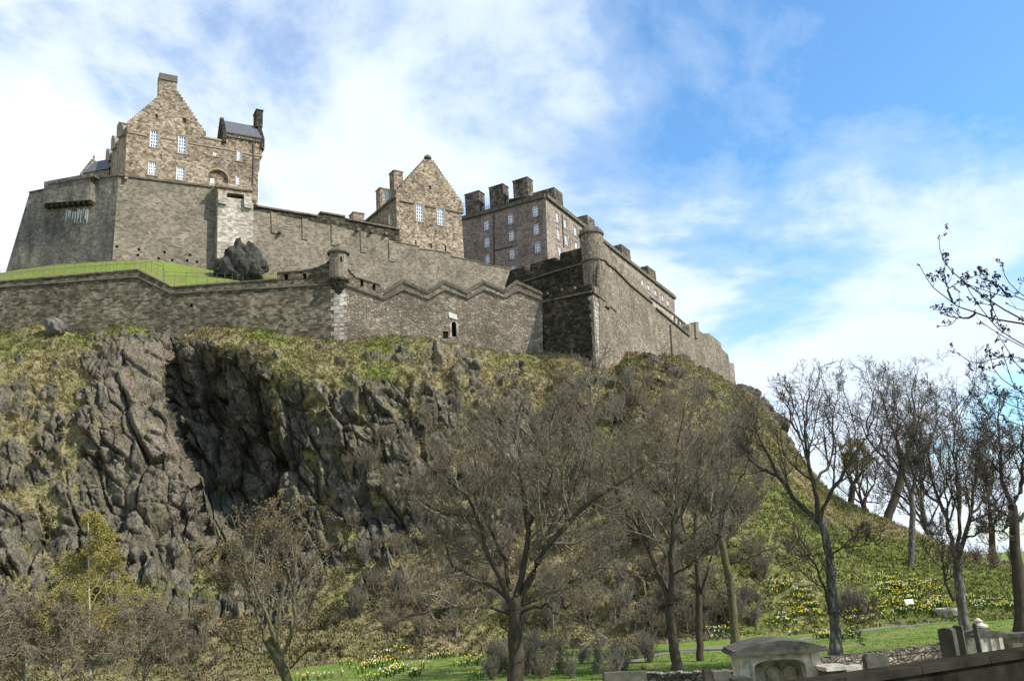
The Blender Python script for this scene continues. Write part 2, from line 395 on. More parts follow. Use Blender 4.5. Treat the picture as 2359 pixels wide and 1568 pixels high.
def chimney(root, P, q0, q1, w0, dep, m, name='chimney', parent=None):
    """block between top-left q0 and bottom-right q1 sight lines, w0 behind P"""
    Q = P.back(w0); h = rect(Q, q0, q1); (u0, z0), _, (u1, z1), _ = h
    b = MB(); b.box(Q, u0, u1, z0, z1-.25, 0, dep); b.box(Q, u0-.12, u1+.12, z1-.25, z1, -.12, dep+.12)
    return b.build(name, m, root, parent)
# ------------------------------------------------------------------ wall planes of the fortress
PA = Plane(at(*c2(700, 1000), 118), 0)                       # left terrace wall
PZ = Plane(PA.hit(c2(712, 1050)), 11)                        # zigzag wall, right of the turret
PBL = Plane(PZ.hit(c3(716, 930)), -34)                       # lower bastion, left face
PBR = Plane(PBL.hit(c3(1050, 880)), 66)                      # lower bastion, right face
_q = PBL.back(4.2)
PUL = Plane(_q.hit(c3(1060, 690)), -35); PUR = Plane(PUL.hit(c3(1100, 690)), 66)
PF = Plane(at(*c1(1815, 905), 140), 29)                      # tower front
PLO = Plane(PF.O+PF.n*.35, 29)                               # rampart under the tower
PW = Plane(PLO.hit(c1(850, 790)), -12)                       # left flank rampart
PB = Plane(PLO.hit(c1(1805, 990))-PF.n*.8, 35)               # long back wall
PG = Plane(PB.back(4).hit(c2(1120, 700)), 33)                # gabled house
PBB = Plane(at(*c3(735, 245), 182), 62); PBA = Plane(PBB.O, -29); PBA.O = PBA.O+PBA.n*.012   # barrack block
# ---- terrace wall with the corner turret
t = thing('terrace_wall', 'dark rubble terrace wall left of the corner turret, rising to a bent coping under the green bank', 'wall', PA.hit(c4(1160, 560)))
hole_t = [rect(PA, c4(1920, 180), c4(1948, 224)), rect(PA, c4(2046, 177), c4(2070, 214)), rect(PA, c4(1284, 381), c4(1303, 407))]
cop = [c4(-700, 290), c4(0, 232), c4(930, 152), c4(1165, 270), c4(1870, 216), c4(1872, 172), c4(2050, 157), c4(2140, 140), c4(2200, 115), c4(2232, 84), c2(712, 850)]
out_ = cop+[c2(712, 1480), c4(1200, 760), c4(-700, 760)]
MB().pslab(PA, out_, 1.3, 0, hole_t, .9).build('wall', M_DARK, t)
MB().band(PA, [PA.uz(p) for p in (c4(-700, 330), c4(0, 270), c4(930, 200), c4(1160, 314), c4(2240, 250))], .22, .22).build('string_course', M_TRIM, t)
MB().band(PA, [PA.uz(p) for p in cop[:5]], .2, .16, 1.4).build('coping', M_TRIM, t)
MB().band(PA, [PA.uz(p) for p in cop[5:-1]], .18, .14, 1.4).build('coping', M_TRIM, t)
# quoins
qm = MB(); z = PA.uz(c2(712, 1400))[1]; i = 0
while z < PA.uz(c2(712, 1075))[1]:
    a = 1.15 if i % 2 else .7; bq = .7 if i % 2 else 1.1
    qm.box(PA, PA.uz(c2(712, 1100))[0]-a, PA.uz(c2(712, 1100))[0]+.05, z, z+.56, -.05, .3)
    qm.box(PZ, PZ.uz(c2(712, 1100))[0]+.06, PZ.uz(c2(712, 1100))[0]+bq, z, z+.56, -.05, .3); z += .62; i += 1
qm.build('quoin_stones', M_PALE, t)
TC = PA.hit(c2(712, 1000)); zz = lambda y: PA.uz(c2(712, y))[1]
tur = MB().lathe(TC, [(1.28, zz(985)), (1.30, zz(960)), (1.27, zz(870)), (1.27, zz(812))], 28).build('turret', M_BASE, t, smooth=False)
MB().lathe(TC, [(.12, zz(1088)), (.5, zz(1070)), (.55, zz(1062)), (.85, zz(1045)), (.9, zz(1035)), (1.15, zz(1015)), (1.2, zz(1008)), (1.42, zz(1000)), (1.44, zz(985)), (1.3, zz(984))], 28).build('corbel', M_BLACK, t, tur)
MB().lathe(TC, [(1.3, zz(812)), (1.58, zz(810)), (1.6, zz(800)), (1.42, zz(788)), (1.0, zz(772)), (.5, zz(762)), (.14, zz(757)), (.12, zz(748)), (.2, zz(744)), (.16, zz(736)), (.02, zz(733))], 28).build('cap', M_TRIM, t, tur)
aa = math.radians(-62); tq = np.array([TC[0]+1.27*math.cos(aa), TC[1]+1.27*math.sin(aa), 0]); PT_ = Plane(tq, 28)
MB().box(PT_, -.12, .12, zz(880), zz(845), -.06, .1).build('gun_loop', M_HOLE, t, tur)
# ---- zigzag wall
t = thing('zigzag_wall', 'grey rubble wall with a zigzag stepped coping and small arched doorway, right of the turret', 'wall', PZ.hit(c2(1515, 1400)))
ztop = [c2(712, 860), c2(775, 905), c2(830, 965), c2(1000, 1020), c2(1028, 1082), c2(1162, 998), c2(1333, 1078), c2(1450, 1005), c2(1606, 1077), c2(1722, 1005), c2(1868, 1072), c3(545, 828), c3(716, 905)]
zstr = [c2(760, 1022), c2(1030, 1120), c2(1165, 1055), c2(1335, 1120), c2(1452, 1055), c2(1610, 1115), c2(1725, 1055), c2(1870, 1112), c3(550, 880), c3(716, 946)]
d0, d1 = c2(1497, 1275), c2(1530, 1380); hd = rect(PZ, d0, d1); (ua, za), _, (ub, zb), _ = hd; r_ = (ub-ua)/2
door = [(ua, za), (ub, za)]+[(ua+r_+r_*math.cos(a), zb-r_+r_*math.sin(a)) for a in np.linspace(0, math.pi, 9)]
zh = [rect(PZ, c2(862, 980), c2(884, 1030)), rect(PZ, c2(946, 1014), c2(968, 1058)), door, rect(PZ, c2(1436, 1340), c2(1474, 1396))]
MB().pslab(PZ, ztop+[c3(718, 1420), c2(712, 1500)], 1.3, 0, zh, 1.0).build('wall', M_ZIG, t)
MB().band(PZ, [PZ.uz(p) for p in zstr], .2, .2).build('string_course', M_TRIM, t)
MB().band(PZ, [PZ.uz(p) for p in ztop[1:4]], .16, .12, 1.4).build('coping', M_TRIM, t)
MB().band(PZ, [PZ.uz(p) for p in ztop[4:]], .26, .16, 1.45).build('coping', M_TRIM, t)
MB().band(PZ.back(1.6), [PZ.back(1.6).uz((p[0]-3, p[1]-3)) for p in ztop[4:]], .5, .1, .6).build('inner_coping', M_TRIM, t)
dm = MB(); nn = 9
for a0, a1 in zip(np.linspace(0, math.pi, nn)[:-1], np.linspace(0, math.pi, nn)[1:]):
    cu, cz = ua+r_, zb-r_; R0, R1 = r_*1.02, r_*1.45
    v = [PZ.P(cu+R*math.cos(a), cz+R*math.sin(a), w_) for w_ in (-.06, .1) for R, a in ((R0, a0), (R1, a0), (R1, a1), (R0, a1))]
    dm.add(v, [[0, 1, 2, 3], [4, 7, 6, 5], [1, 5, 6, 2], [0, 3, 7, 4]])
dm.box(PZ, ua-.3, ua, za-.1, zb-r_, -.06, .1); dm.box(PZ, ub, ub+.3, za-.1, zb-r_, -.06, .1)
dw = dm.build('door_surround', M_PALE, t)
MB().box(PZ, ua, ub, za, zb, .8, .9).build('door', M_HOLE, t)
MB().pslab(PZ, [c2(1475, 1209), c2(1533, 1228), c2(1536, 1264), c2(1479, 1246)], .14, -.1).build('plaque', M_LIME, t)
bb = MB(); hq = rect(PZ, c2(1422, 1398), c2(1490, 1412)); bb.box(PZ, hq[0][0], hq[1][0], hq[0][1]-.5, hq[2][1], -.5, .2); bb.build('rubble_step', M_ZIG, t)
# ---- lower bastion
t = thing('lower_bastion', 'angular lower bastion with sooty shaded left face and crenellated parapet beside the zigzag wall', 'bastion', PBL.hit(c3(1060, 1380)))
ltop = [c3(700, 893), c3(742, 886), c3(745, 905), c3(775, 898), c3(778, 868), c3(838, 860), c3(840, 880), c3(880, 872), c3(882, 858), c3(925, 848), c3(927, 870), c3(975, 862), c3(978, 845), c3(1048, 838)]
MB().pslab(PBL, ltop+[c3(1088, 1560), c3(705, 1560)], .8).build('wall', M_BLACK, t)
MB().pslab(PBR, [c3(1050, 838), c3(1100, 868), c3(1150, 915), c3(1195, 960), c3(1222, 1080), c3(1262, 1560), c3(1088, 1560)], .4).build('wall', M_ZIG, t)
MB().band(PBL, [PBL.uz(p) for p in (c3(716, 957), c3(1048, 886))], .28, .26).build('string_course', M_TRIM, t)
MB().band(PBR, [PBR.uz(p) for p in (c3(1050, 886), c3(1110, 932), c3(1205, 1022))], .28, .26).build('string_course', M_TRIM, t)
qm = MB(); u1_, zt = PBL.uz(c3(1050, 900)); z = PBL.uz(c3(1075, 1450))[1]; i = 0
ue = PBR.uz(c3(1052, 900))[0]
while z < zt-.3:
    a = 1.3 if i % 2 else .8
    qm.box(PBR, ue+.02, ue+(1.5 if i % 2 else 2.2), z, z+.56, -.06, .3); qm.box(PBL, u1_-a*.5, u1_, z, z+.56, -.06, .3); z += .64; i += 1
qm.build('quoin_stones', M_PALE, t)
# ---- upper bastion with round turret and long right wall
t = thing('upper_bastion', 'tall upper bastion with a round domed corner turret and long sunlit right wall', 'bastion', PUR.hit(c3(1300, 1400)))
utop = [c3(498, 742), c3(590, 716), c3(594, 745), c3(630, 740), c3(633, 703), c3(800, 655), c3(803, 682), c3(832, 672), c3(834, 628), c3(1000, 585), c3(1062, 570)]
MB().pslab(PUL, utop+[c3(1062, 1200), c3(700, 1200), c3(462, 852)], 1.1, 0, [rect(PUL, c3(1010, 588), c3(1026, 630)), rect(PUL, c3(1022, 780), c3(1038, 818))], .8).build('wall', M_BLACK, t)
rtop = [c3(1100, 560), c3(1130, 562), c3(1214, 660), c3(1220, 690), c3(1252, 697), c3(1262, 715), c3(1302, 742), c3(1310, 768), c3(1338, 776), c3(1350, 800), c3(1370, 803), c3(1382, 836), c3(1402, 858), c3(1430, 905), c3(1452, 962), c3(1478, 1000)]
MB().pslab(PUR, rtop+[c3(1500, 1110), c3(1545, 1600), c3(1100, 1600)], .4).build('wall', M_ZIG, t)
MB().band(PUL, [PUL.uz(p) for p in (c3(588, 822), c3(800, 752), c3(1048, 682))], .26, .26).build('string_course', M_TRIM, t)
MB().band(PUR, [PUR.uz(p) for p in (c3(1140, 690), c3(1200, 735), c3(1300, 838), c3(1450, 962))], .26, .26).build('string_course', M_TRIM, t)
UC = np.array(PUL.hit(c3(1056, 690)))-PUL.n*1.2; UC = (PUL.hit(c3(1076, 690))-PUL.n*1.9+PUR.n*0.0)
zu = lambda y: Plane(UC, 0).uz(c3(1076, y))[1]
RT = 85/2.45*.8377*0+ .0  # radius from the sight lines below
RT = abs(Plane(UC, 0).uz(c3(1131, 600))[0]-Plane(UC, 0).uz(c3(978, 600))[0])/2
zz = lambda y: Plane(UC, 0).uz(c3(1056, y))[1]
UCc = np.array(Plane(UC, 0).hit(c3(1056, 650)))
tur = MB().lathe(UCc, [(RT*1.06, zz(1010)), (RT*1.03, zz(700)), (RT*1.0, zz(515))], 36).build('turret', M_ZIG, t)
MB().lathe(UCc, [(RT*1.0, zz(514)), (RT*1.12, zz(512)), (RT*1.13, zz(502)), (RT*1.0, zz(482)), (RT*.75, zz(462)), (RT*.42, zz(450)), (RT*.05, zz(446))], 36).build('cap', M_TRIM, t, tur)
MB().lathe(UCc, [(RT*1.02, zz(700)), (RT*1.16, zz(697)), (RT*1.16, zz(688)), (RT*1.02, zz(684))], 36).build('string_ring', M_TRIM, t, tur)
# ---- farther walls
PFW = Plane(PUR.hit(c3(1478, 1000)), 62)
t = thing('far_curtain_wall', 'farthest reddish curtain wall dropping along the cliff edge to the right end of the castle', 'wall', PFW.hit(c3(1700, 1400)))
MB().pslab(PFW, [c3(1478, 1000), c3(1700, 1182), c3(1702, 1112), c3(1736, 1096), c3(1762, 1110), c3(1772, 1150), c3(1800, 1168), c3(1838, 1166), c3(1915, 1230), c3(1926, 1272), c3(1966, 1312), c3(1976, 1362), c3(1984, 1560), c3(2010, 1640), c3(1545, 1640)], 2.5).build('wall', M_ZIG, t)
MB().pslab(PFW, [c3(1735, 1092), c3(1756, 1092), c3(1758, 1200), c3(1740, 1200)], 1.2, -.35).build('buttress', M_BASE, t)
MB().pslab(PFW.back(2.6), [c3(1960, 1362), c3(2006, 1368), c3(2030, 1640), c3(1960, 1640)], 3).build('end_wall', M_BARR, t)
MB().band(PFW, [PFW.uz(p) for p in (c3(1480, 1000), c3(1700, 1182))], .35, .3, 2.6).build('coping', M_TRIM, t)
MB().tube([PFW.P(*PFW.uz(p), -.2) for p in (c3(1570, 1110), c3(1585, 1340))], .14).build('downpipe', M_IRON, t)
# ---- long back wall
t = thing('back_wall', 'long grey brown curtain wall running from the tower down to the bastion behind the turret', 'wall', PB.hit(c2(900, 1050)))
btop = [c2(60, 505), c2(120, 503), c2(560, 588), c2(1055, 690), c2(1060, 713), c2(1275, 752), c2(1276, 770), c2(1490, 797), c2(1491, 820), c2(1700, 862), c2(1701, 874), c2(1908, 906)]
MB().pslab(PB, btop+[c2(1870, 1120), c2(1500, 1160), c2(100, 1160), c2(60, 1000)], 1.1).build('wall', M_BASE, t)
MB().band(PB, [PB.uz(p) for p in btop[4:6]], .18, .12, 1.2).build('coping', M_TRIM, t)
MB().band(PB, [PB.uz(p) for p in btop[6:8]], .18, .12, 1.2).build('coping', M_TRIM, t)
MB().band(PB, [PB.uz(p) for p in btop[8:10]], .18, .12, 1.2).build('coping', M_TRIM, t)
MB().band(PB, [PB.uz(p) for p in btop[10:]], .18, .12, 1.2).build('coping', M_TRIM, t)
PB2 = PB.back(1.25)
MB().pslab(PB2, [c2(100, 470), c2(562, 542), c2(582, 517), c2(755, 547), c2(762, 562), c2(1135, 634), c2(1135, 715), c2(100, 560)], .8).build('parapet', M_BLACK, t)
for a, b in ((c2(100, 468), c2(562, 541)), (c2(582, 516), c2(755, 546)), (c2(762, 562), c2(1135, 634))):
    MB().band(PB2, [PB2.uz(a), PB2.uz(b)], .3, .3, .9).build('coping', M_TRIM, t)
for x, y in ((240, 517), (455, 560), (657, 602), (860, 650), (1058, 712)):
    MB().pslab(PB, [c2(x, y), c2(x+40, y+8), c2(x+42, y+150), c2(x+3, y+142)], .18, -.18).build('pilaster', M_BASE, t)
for x, y in ((297, 660), (835, 645), (930, 656), (1030, 672)):
    u, z = PB.uz(c2(x, y)); MB().box(PB, u-.25, u+.25, z-.25, z+.2, -.9, .1).build('water_spout', M_TRIM, t)
# ---- tower
t = thing('castle_tower', 'tall crow-stepped gabled tower house with white sash windows at the castle\'s highest left end', 'tower', PF.hit(c1(1350, 850)))
A = PF.uz(c1(1138, 228)); B_ = PF.uz(c1(1270, 182)); El = PF.uz(c1(918, 412)); Er = PF.uz(c1(1480, 492))
gab = [PF.uz(c1(895, 790)), El]+crow(PF, El, A, 14)[1:]+[B_]+crow(PF, B_, Er, 14)[1:]+[PF.uz(c1(1480, 523)), PF.uz(c1(1612, 546)), PF.uz(c1(1614, 485)), PF.uz(c1(1884, 530)), PF.uz(c1(1884, 657)), PF.uz(c1(1868, 662)), PF.uz(c1(1864, 755)), PF.uz(c1(1855, 768)), PF.uz(c1(1852, 1000)), PF.uz(c1(1812, 1000)), PF.uz(c1(1812, 905))]
W = [(c1(1079, 466), c1(1138, 590), 3, 5), (c1(1281, 505), c1(1338, 632), 3, 5), (c1(1065, 690), c1(1125, 788), 4, 4), (c1(1268, 726), c1(1327, 824), 4, 4), (c1(1534, 617), c1(1564, 652), 2, 2), (c1(1704, 607), c1(1733, 686), 2, 4), (c1(1697, 792), c1(1726, 872), 2, 4)]
hs_ = [rect(PF, a, b) for a, b, _, _ in W]
sm = [rect(PF, c1(1116, 350), c1(1134, 376)), rect(PF, c1(1313, 378), c1(1337, 414)), rect(PF, c1(1186, 117), c1(1198, 134)), rect(PF, c1(1224, 122), c1(1236, 140))]
ar = rect(PF, c1(1492, 752), c1(1640, 853)); (ua, za), _, (ub, zb), _ = ar; r_ = (ub-ua)/2
arch = [(ua, za), (ub, za)]+[(ua+r_+r_*math.cos(a), zb-r_*.95+r_*.95*math.sin(a)) for a in np.linspace(0, math.pi, 13)]
fr = MB().slab(PF, gab, 2.2, hs_+sm+[arch], 0, .42); front = fr.build('gable_wall', M_TOWER, t)
for (a, b, nx, ny), h in zip(W, hs_): window(t, PF, h, nx, ny)
hh = rect(PF, c1(1512, 808), c1(1540, 850)); 
P42 = PF.back(.2); window(t, P42, [(u, z) for u, z in hh], 2, 3, surround=None)
vm = MB()
for a0, a1 in zip(np.linspace(0, math.pi, 15)[:-1], np.linspace(0, math.pi, 15)[1:]):
    cu, cz = ua+r_, zb-r_*.95; R0, R1 = r_*1.0, r_*1.17
    vm.add([PF.P(cu+R*math.cos(a), cz+R*math.sin(a), w_) for w_ in (-.08, .1) for R, a in ((R0, a0), (R1, a0), (R1, a1), (R0, a1))], [[0, 1, 2, 3], [4, 7, 6, 5], [1, 5, 6, 2], [0, 3, 7, 4]])
vm.build('arch', M_TRIML, t)
cap = rect(PF, c1(1148, 68), c1(1272, 100)); MB().box(PF, cap[0][0]-.1, cap[1][0]+.1, cap[0][1]-.3, cap[2][1], -.2, 2.2).build('chimney_cap', M_TRIM, t)
ch = [PF.uz(c1(1138, 228)), PF.uz(c1(1270, 182)), PF.uz(c1(1270, 100)), PF.uz(c1(1143, 95))]
MB().slab(PF, ch, 1.9, [sm[2], sm[3]], -.03, .6).build('chimney', M_TOWER, t)
# body, roof behind the gable
zt_ = El[1]; ul = El[0]+.05
MB().box(PF, ul, PF.uz(c1(1480, 600))[0], PF.uz(c1(895, 790))[1]-2, zt_-.3, 2.2, 27).build('body', M_TOWER, t)
um = (A[0]+B_[0])/2; zr = max(A[1], B_[1])+.3; ur = Er[0]
rp = [(ul+.3, zt_-.8), (um, zr-.6), (ur-.4, Er[1]-.9), (ur-.5, Er[1]-1.3), (um, zr-1.1), (ul+.5, zt_-1.2)]
MB().slab(PF, rp, 24.5, (), 2.25).build('roof', M_SLATE, t)
MB().box(PF, PF.uz(c1(1480, 600))[0]+.01, PF.uz(c1(1850, 700))[0], PF.uz(c1(1815, 905))[1], PF.uz(c1(1614, 560))[1], 2.21, 11).build('wing_body', M_TOWER, t)
MB().box(PF, PF.uz(c1(1640, 500))[0], PF.uz(c1(1875, 520))[0], PF.uz(c1(1614, 560))[1]+.01, PF.uz(c1(1640, 492))[1], 2.21, 7).build('cap_house', M_TOWER, t)
# cap-house roof and its two stepped gables
e0 = PF.uz(c1(1622, 480)); e1 = PF.uz(c1(1880, 522)); PR = PF.back(3.2); k0 = PR.uz(c1(1612, 398)); k1 = PR.uz(c1(1815, 432))
zm = (e0[1]+e1[1])/2; km = (k0[1]+k1[1])/2
MB().add([PF.P(e0[0], zm, -.25), PF.P(e1[0], zm, -.25), PF.P(e1[0], km, 3.2), PF.P(e0[0], km, 3.2), PF.P(e0[0], zm, 6.6), PF.P(e1[0], zm, 6.6), PF.P(e0[0], zm-.2, -.2), PF.P(e1[0], zm-.2, -.2), PF.P(e1[0], zm-.2, 6.5), PF.P(e0[0], zm-.2, 6.5)],
   [[0, 1, 2, 3], [3, 2, 5, 4], [6, 7, 1, 0], [4, 5, 8, 9], [0, 3, 4, 9, 6], [1, 7, 8, 5, 2], [6, 9, 8, 7]]).build('roof', M_SLATE, t)
for uu in (e0[0]-.5, e1[0]-.15):
    g = MB(); k = 9
    for i in range(k):
        w0_, w1_ = -.35+i*(3.55/k), 6.75-i*(3.55/k); g.box(PF, uu, uu+.6, zm-.6+i*(km-zm+.9)/k if i else zm-2.2, zm-.6+(i+1)*(km-zm+.9)/k, w0_, w1_)
    g.build('stepped_gable', M_BLACK, t)
g = MB(); u0_ = e1[0]-.55; g.box(PF, u0_, u0_+1.15, km-.6, PR.uz(c1(1835, 345))[1], 2.0, 4.4); g.box(PF, u0_-.1, u0_+1.25, PR.uz(c1(1835, 345))[1]+.01, PR.uz(c1(1835, 345))[1]+.25, 1.9, 4.5); g.build('chimney', M_BLACK, t)
for i in range(11):   # small corbels under the cap-house eave
    f_ = i/10; u, z = PF.uz(c1(1640+f_*225, 505+f_*38)); MB().box(PF, u-.16, u+.16, z-.35, z, -.35, .1).build('corbel', M_TRIM, t)
for pl in ((c1(918, 480), c1(1060, 508)), (c1(1160, 518), c1(1262, 538)), (c1(1356, 558), c1(1640, 606)), (c1(1640, 606), c1(1700, 618)), (c1(1742, 628), c1(1886, 656))):
    MB().band(PF, [PF.uz(p) for p in pl], .2, .12).build('string_course', M_TRIML, t)
MB().band(PF, [PF.uz(p) for p in (c1(1480, 520), c1(1612, 544))], .3, .15, 1.2).build('coping', M_TRIML, t)
MB().tube([PF.P(*PF.uz(p), -.12) for p in (c1(1820, 565), c1(1822, 700), c1(1814, 900))], .12).build('downpipe', M_IRON, t)
# side wall with dormer gables stepping down to the left
PS = Plane(PF.P(El[0], 0, .0), -61)
sd = [c1(916, 432), c1(872, 500), c1(828, 580), c1(788, 655), c1(745, 745), c1(738, 815), c1(898, 815)]
MB().pslab(PS, sd, .5, -.04).build('side_wall', M_TOWER, t)
for x0, x1, yt, yb in ((858, 908, 408, 500), (815, 848, 506, 590), (775, 805, 600, 680), (740, 768, 686, 770)):
    pp = [c1(x0, yb+25), c1(x0+2, yt+30), c1((x0+x1)/2-6, yt), c1((x0+x1)/2+8, yt+2), c1(x1, yt+40), c1(x1, yb)]
    MB().pslab(PS, pp, 1.6, -.5).build('dormer_gable', M_BARR, t)
# ---- rampart under the tower
t = thing('tower_rampart', 'tall plain grey rampart directly under the gabled tower, its foot in the green bank', 'wall', PLO.hit(c1(1200, 1430)))
MB().pslab(PLO, [c1(850, 792), c1(1540, 872), c1(1815, 905), c1(1812, 1700), c1(790, 1640)], 3).build('wall', M_BASE, t)
MB().band(PLO, [PLO.uz(p) for p in (c1(850, 790), c1(1528, 874))], .3, .25).build('string_course', M_TRIM, t)
MB().pslab(PLO, [c1(1542, 872), c1(1812, 907), c1(1812, 1003), c1(1735, 992), c1(1735, 962), c1(1615, 948), c1(1612, 1000), c1(1552, 965)], 2.1, -2.0).build('buttress_parapet', M_TOWER, t)
MB().pslab(PLO, [c1(1552, 965), c1(1806, 1000), c1(1795, 1640), c1(1545, 1640)], 1.7, -1.65).build('buttress', M_PALE, t)
for x0, x1, y0, y1 in ((1550, 1612, 958, 1032), (1735, 1792, 975, 1062)):
    MB().pslab(PLO, [c1(x0, y0), c1(x1, y0+8), c1(x1, y1-4), c1(x1-8, y1), c1(x0+8, y1-8), c1(x0, y1-16)], .6, -2.2).build('corbel', M_PALE, t)
MB().band(PLO, [PLO.uz(p, -2.0) for p in (c1(1540, 868), c1(1815, 905))], .3, 2.25, -1.8).build('coping', M_TRIM, t)
for x, y in ((840, 1300), (998, 1322), (990, 1362), (1182, 1342), (1367, 1362), (1238, 1398), (1345, 1402), (1415, 1410), (1140, 1385)):
    u, z = PLO.uz(c1(x, y)); MB().box(PLO, u-.2, u+.2, z-.22, z+.22, -.012, .1).build('putlog_hole', M_HOLE, t)
# ---- left flank rampart
t = thing('flank_rampart', 'dark battered rampart at the far left with an overhanging parapet box and white drips', 'wall', PW.hit(c1(500, 1440)))
MB().pslab(PW, [c1(850, 792), c1(690, 812), c1(350, 886), c1(212, 914), c1(30, 1520), c1(0, 1700), c1(795, 1640)], 6, 0).build('wall', M_FLANK, t)
MB().pslab(PW, [c1(352, 856), c1(682, 796), c1(684, 985), c1(352, 1010)], 1.2, -1.15).build('parapet_box', M_FLANK, t)
MB().band(PW, [PW.uz(p, -1.15) for p in (c1(350, 855), c1(684, 795))], .25, 1.3, .2).build('coping', M_TRIM, t)
MB().band(PW, [PW.uz(p) for p in (c1(212, 914), c1(350, 886))], .25, .2, 2).build('coping', M_TRIM, t)
MB().band(PW, [PW.uz(p) for p in (c1(690, 812), c1(850, 790))], .25, .2, 2).build('coping', M_TRIM, t)
for i in range(9):
    f_ = i/8; u, z = PW.uz(c1(360+f_*310, 1012-f_*28)); MB().box(PW, u-.28, u+.28, z-.55, z-.02, -.95, .1).build('corbel', M_BLACK, t)
M_DRIP = plain('lime_streak', (.42, .42, .40), .9, .1, nscale=5)
for i in range(11):
    x = 482+i*15+random.uniform(-4, 4); y0 = 1040+random.uniform(-5, 15)-i*1; y1 = y0+random.uniform(50, 110)
    a = PW.uz(c1(x, y0)); b = PW.uz(c1(x-8, y1)); w_ = random.uniform(.1, .22)
    MB().slab(PW, [(a[0]-w_, a[1]), (a[0]+w_, a[1]), (b[0]+w_*.5, b[1]), (b[0]-w_*.3, b[1])], .05, (), -.012).build('lime_streak', M_DRIP, t)
# ---- small hall at far left
Q = PW.back(30); t = thing('slate_hall', 'small slate roofed hall with a pointed finial peeping over the far left rampart', 'building', Q.hit(c1(650, 800)))
a, b = Q.uz(c1(604, 755)), Q.uz(c1(720, 778)); Q2 = Q.back(3); r0, r1 = Q2.uz(c1(605, 680)), Q2.uz(c1(745, 705)); zE = (a[1]+b[1])/2; zR = (r0[1]+r1[1])/2; uL, uR = a[0], b[0]+2
MB().box(Q, uL, uR, zE-4, zE, 0, 6).build('wall', M_TOWER, t)
MB().add([Q.P(uL, zE+.02, -.25), Q.P(uR, zE+.02, -.25), Q.P(uR, zR, 3), Q.P(uL, zR, 3), Q.P(uL, zE+.02, 6.2), Q.P(uR, zE+.02, 6.2)], [[0, 1, 2, 3], [3, 2, 5, 4], [0, 3, 4], [1, 5, 2], [0, 4, 5, 1]]).build('roof', M_SLATE, t)
g = MB(); k = 8
for i in range(k): g.box(Q, uL-.6, uL-.02, zE-.5+i*(zR-zE+.8)/k if i else zE-4, zE-.5+(i+1)*(zR-zE+.8)/k, -.4+i*3.2/k, 6.4-i*3.2/k)
g.build('stepped_gable', M_BARR, t)
MB().lathe(np.array(Q.P(uL-.3, 0, 3)), [(.3, zR+.3), (.1, zR+.8), (.22, zR+1.1), (.06, zR+1.5), (.02, zR+2.2)], 8).build('finial', M_TRIM, t)
# ---- gabled house
t = thing('gabled_house', 'crow-stepped gable house with two tall white sash windows and a ball finial, mid castle', 'building', PG.hit(c2(1340, 780)))
l, rr_ = PG.uz(c2(1112, 372)), PG.uz(c2(1580, 466)); pk0, pk1 = PG.uz(c2(1318, 148)), PG.uz(c2(1362, 152))
g = [PG.uz(c2(1128, 900)), PG.uz(c2(1112, 430)), l]+crow(PG, l, pk0, 15)[1:]+[pk1]+crow(PG, pk1, rr_, 16)[1:]+[PG.uz(c2(1580, 522)), PG.uz(c2(1566, 526)), PG.uz(c2(1588, 920))]
Wg = [(c2(1252, 457), c2(1298, 580), 3, 5), (c2(1397, 486), c2(1444, 606), 3, 5)]
hg = [rect(PG, a, b) for a, b, _, _ in Wg]
sg = [rect(PG, c2(1340, 330), c2(1354, 357)), rect(PG, c2(1243, 712), c2(1253, 742)), rect(PG, c2(1350, 732), c2(1360, 768)), rect(PG, c2(1449, 745), c2(1459, 785))]
MB().slab(PG, g, 1.6, hg+sg, 0, .5).build('gable_wall', M_TOWER, t)
for (a, b, nx, ny), h in zip(Wg, hg): window(t, PG, h, nx, ny)
for pl in ((c2(1115, 432), c2(1236, 456)), (c2(1312, 472), c2(1384, 486)), (c2(1458, 500), c2(1578, 522))):
    MB().band(PG, [PG.uz(p) for p in pl], .3, .22).build('string_course', M_TRIM, t)
zc = lambda y: PG.uz(c2(1340, y))[1]; cc_ = np.array(PG.P((pk0[0]+pk1[0])/2, 0, .6))
MB().lathe(cc_, [(.5, zc(152)), (.55, zc(146)), (.3, zc(144)), (.78, zc(138)), (.82, zc(131)), (.72, zc(122)), (.45, zc(114)), (.15, zc(111)), (.1, zc(106))], 18).build('finial', M_TRIM, t)
PGS = Plane(PG.P(PG.uz(c2(1114, 560))[0], 0, 0), -57)
MB().pslab(PGS, [c2(1114, 412), c2(900, 585), c2(905, 720), c2(1122, 760)], .6, -.05, [rect(PGS, c2(1058, 530), c2(1072, 600))], .3).build('side_wall', M_TOWER, t)
window(t, PGS, rect(PGS, c2(1058, 530), c2(1072, 600)), 2, 4, surround=None, w=.1)
MB().band(PGS, [PGS.uz(p) for p in (c2(1112, 405), c2(900, 582))], .5, .35).build('cornice', M_TRIM, t)
um = (pk0[0]+pk1[0])/2; zr = pk0[1]
MB().slab(PG, [(l[0]+.2, l[1]-.9), (um, zr-1.3), (rr_[0]-.3, rr_[1]-1.0), (rr_[0]-.3, rr_[1]-1.4), (um, zr-1.8), (l[0]+.3, l[1]-1.4)], 22, (), 1.61).build('roof', M_SLATE, t)
MB().box(PG, l[0]+.6, rr_[0]-.1, PG.uz(c2(1340, 900))[1], min(l[1], rr_[1])-1.2, 1.61, 22).build('body', M_BARR, t)
for a, b, w0_, d_ in ((c2(1097, 226), c2(1160, 420), 7, 2.2), (c2(1000, 346), c2(1052, 520), 18, 2.2), (c2(815, 516), c2(890, 620), 26, 2.5)):
    chimney(t, PG, a, b, w0_, d_, M_TOWER)
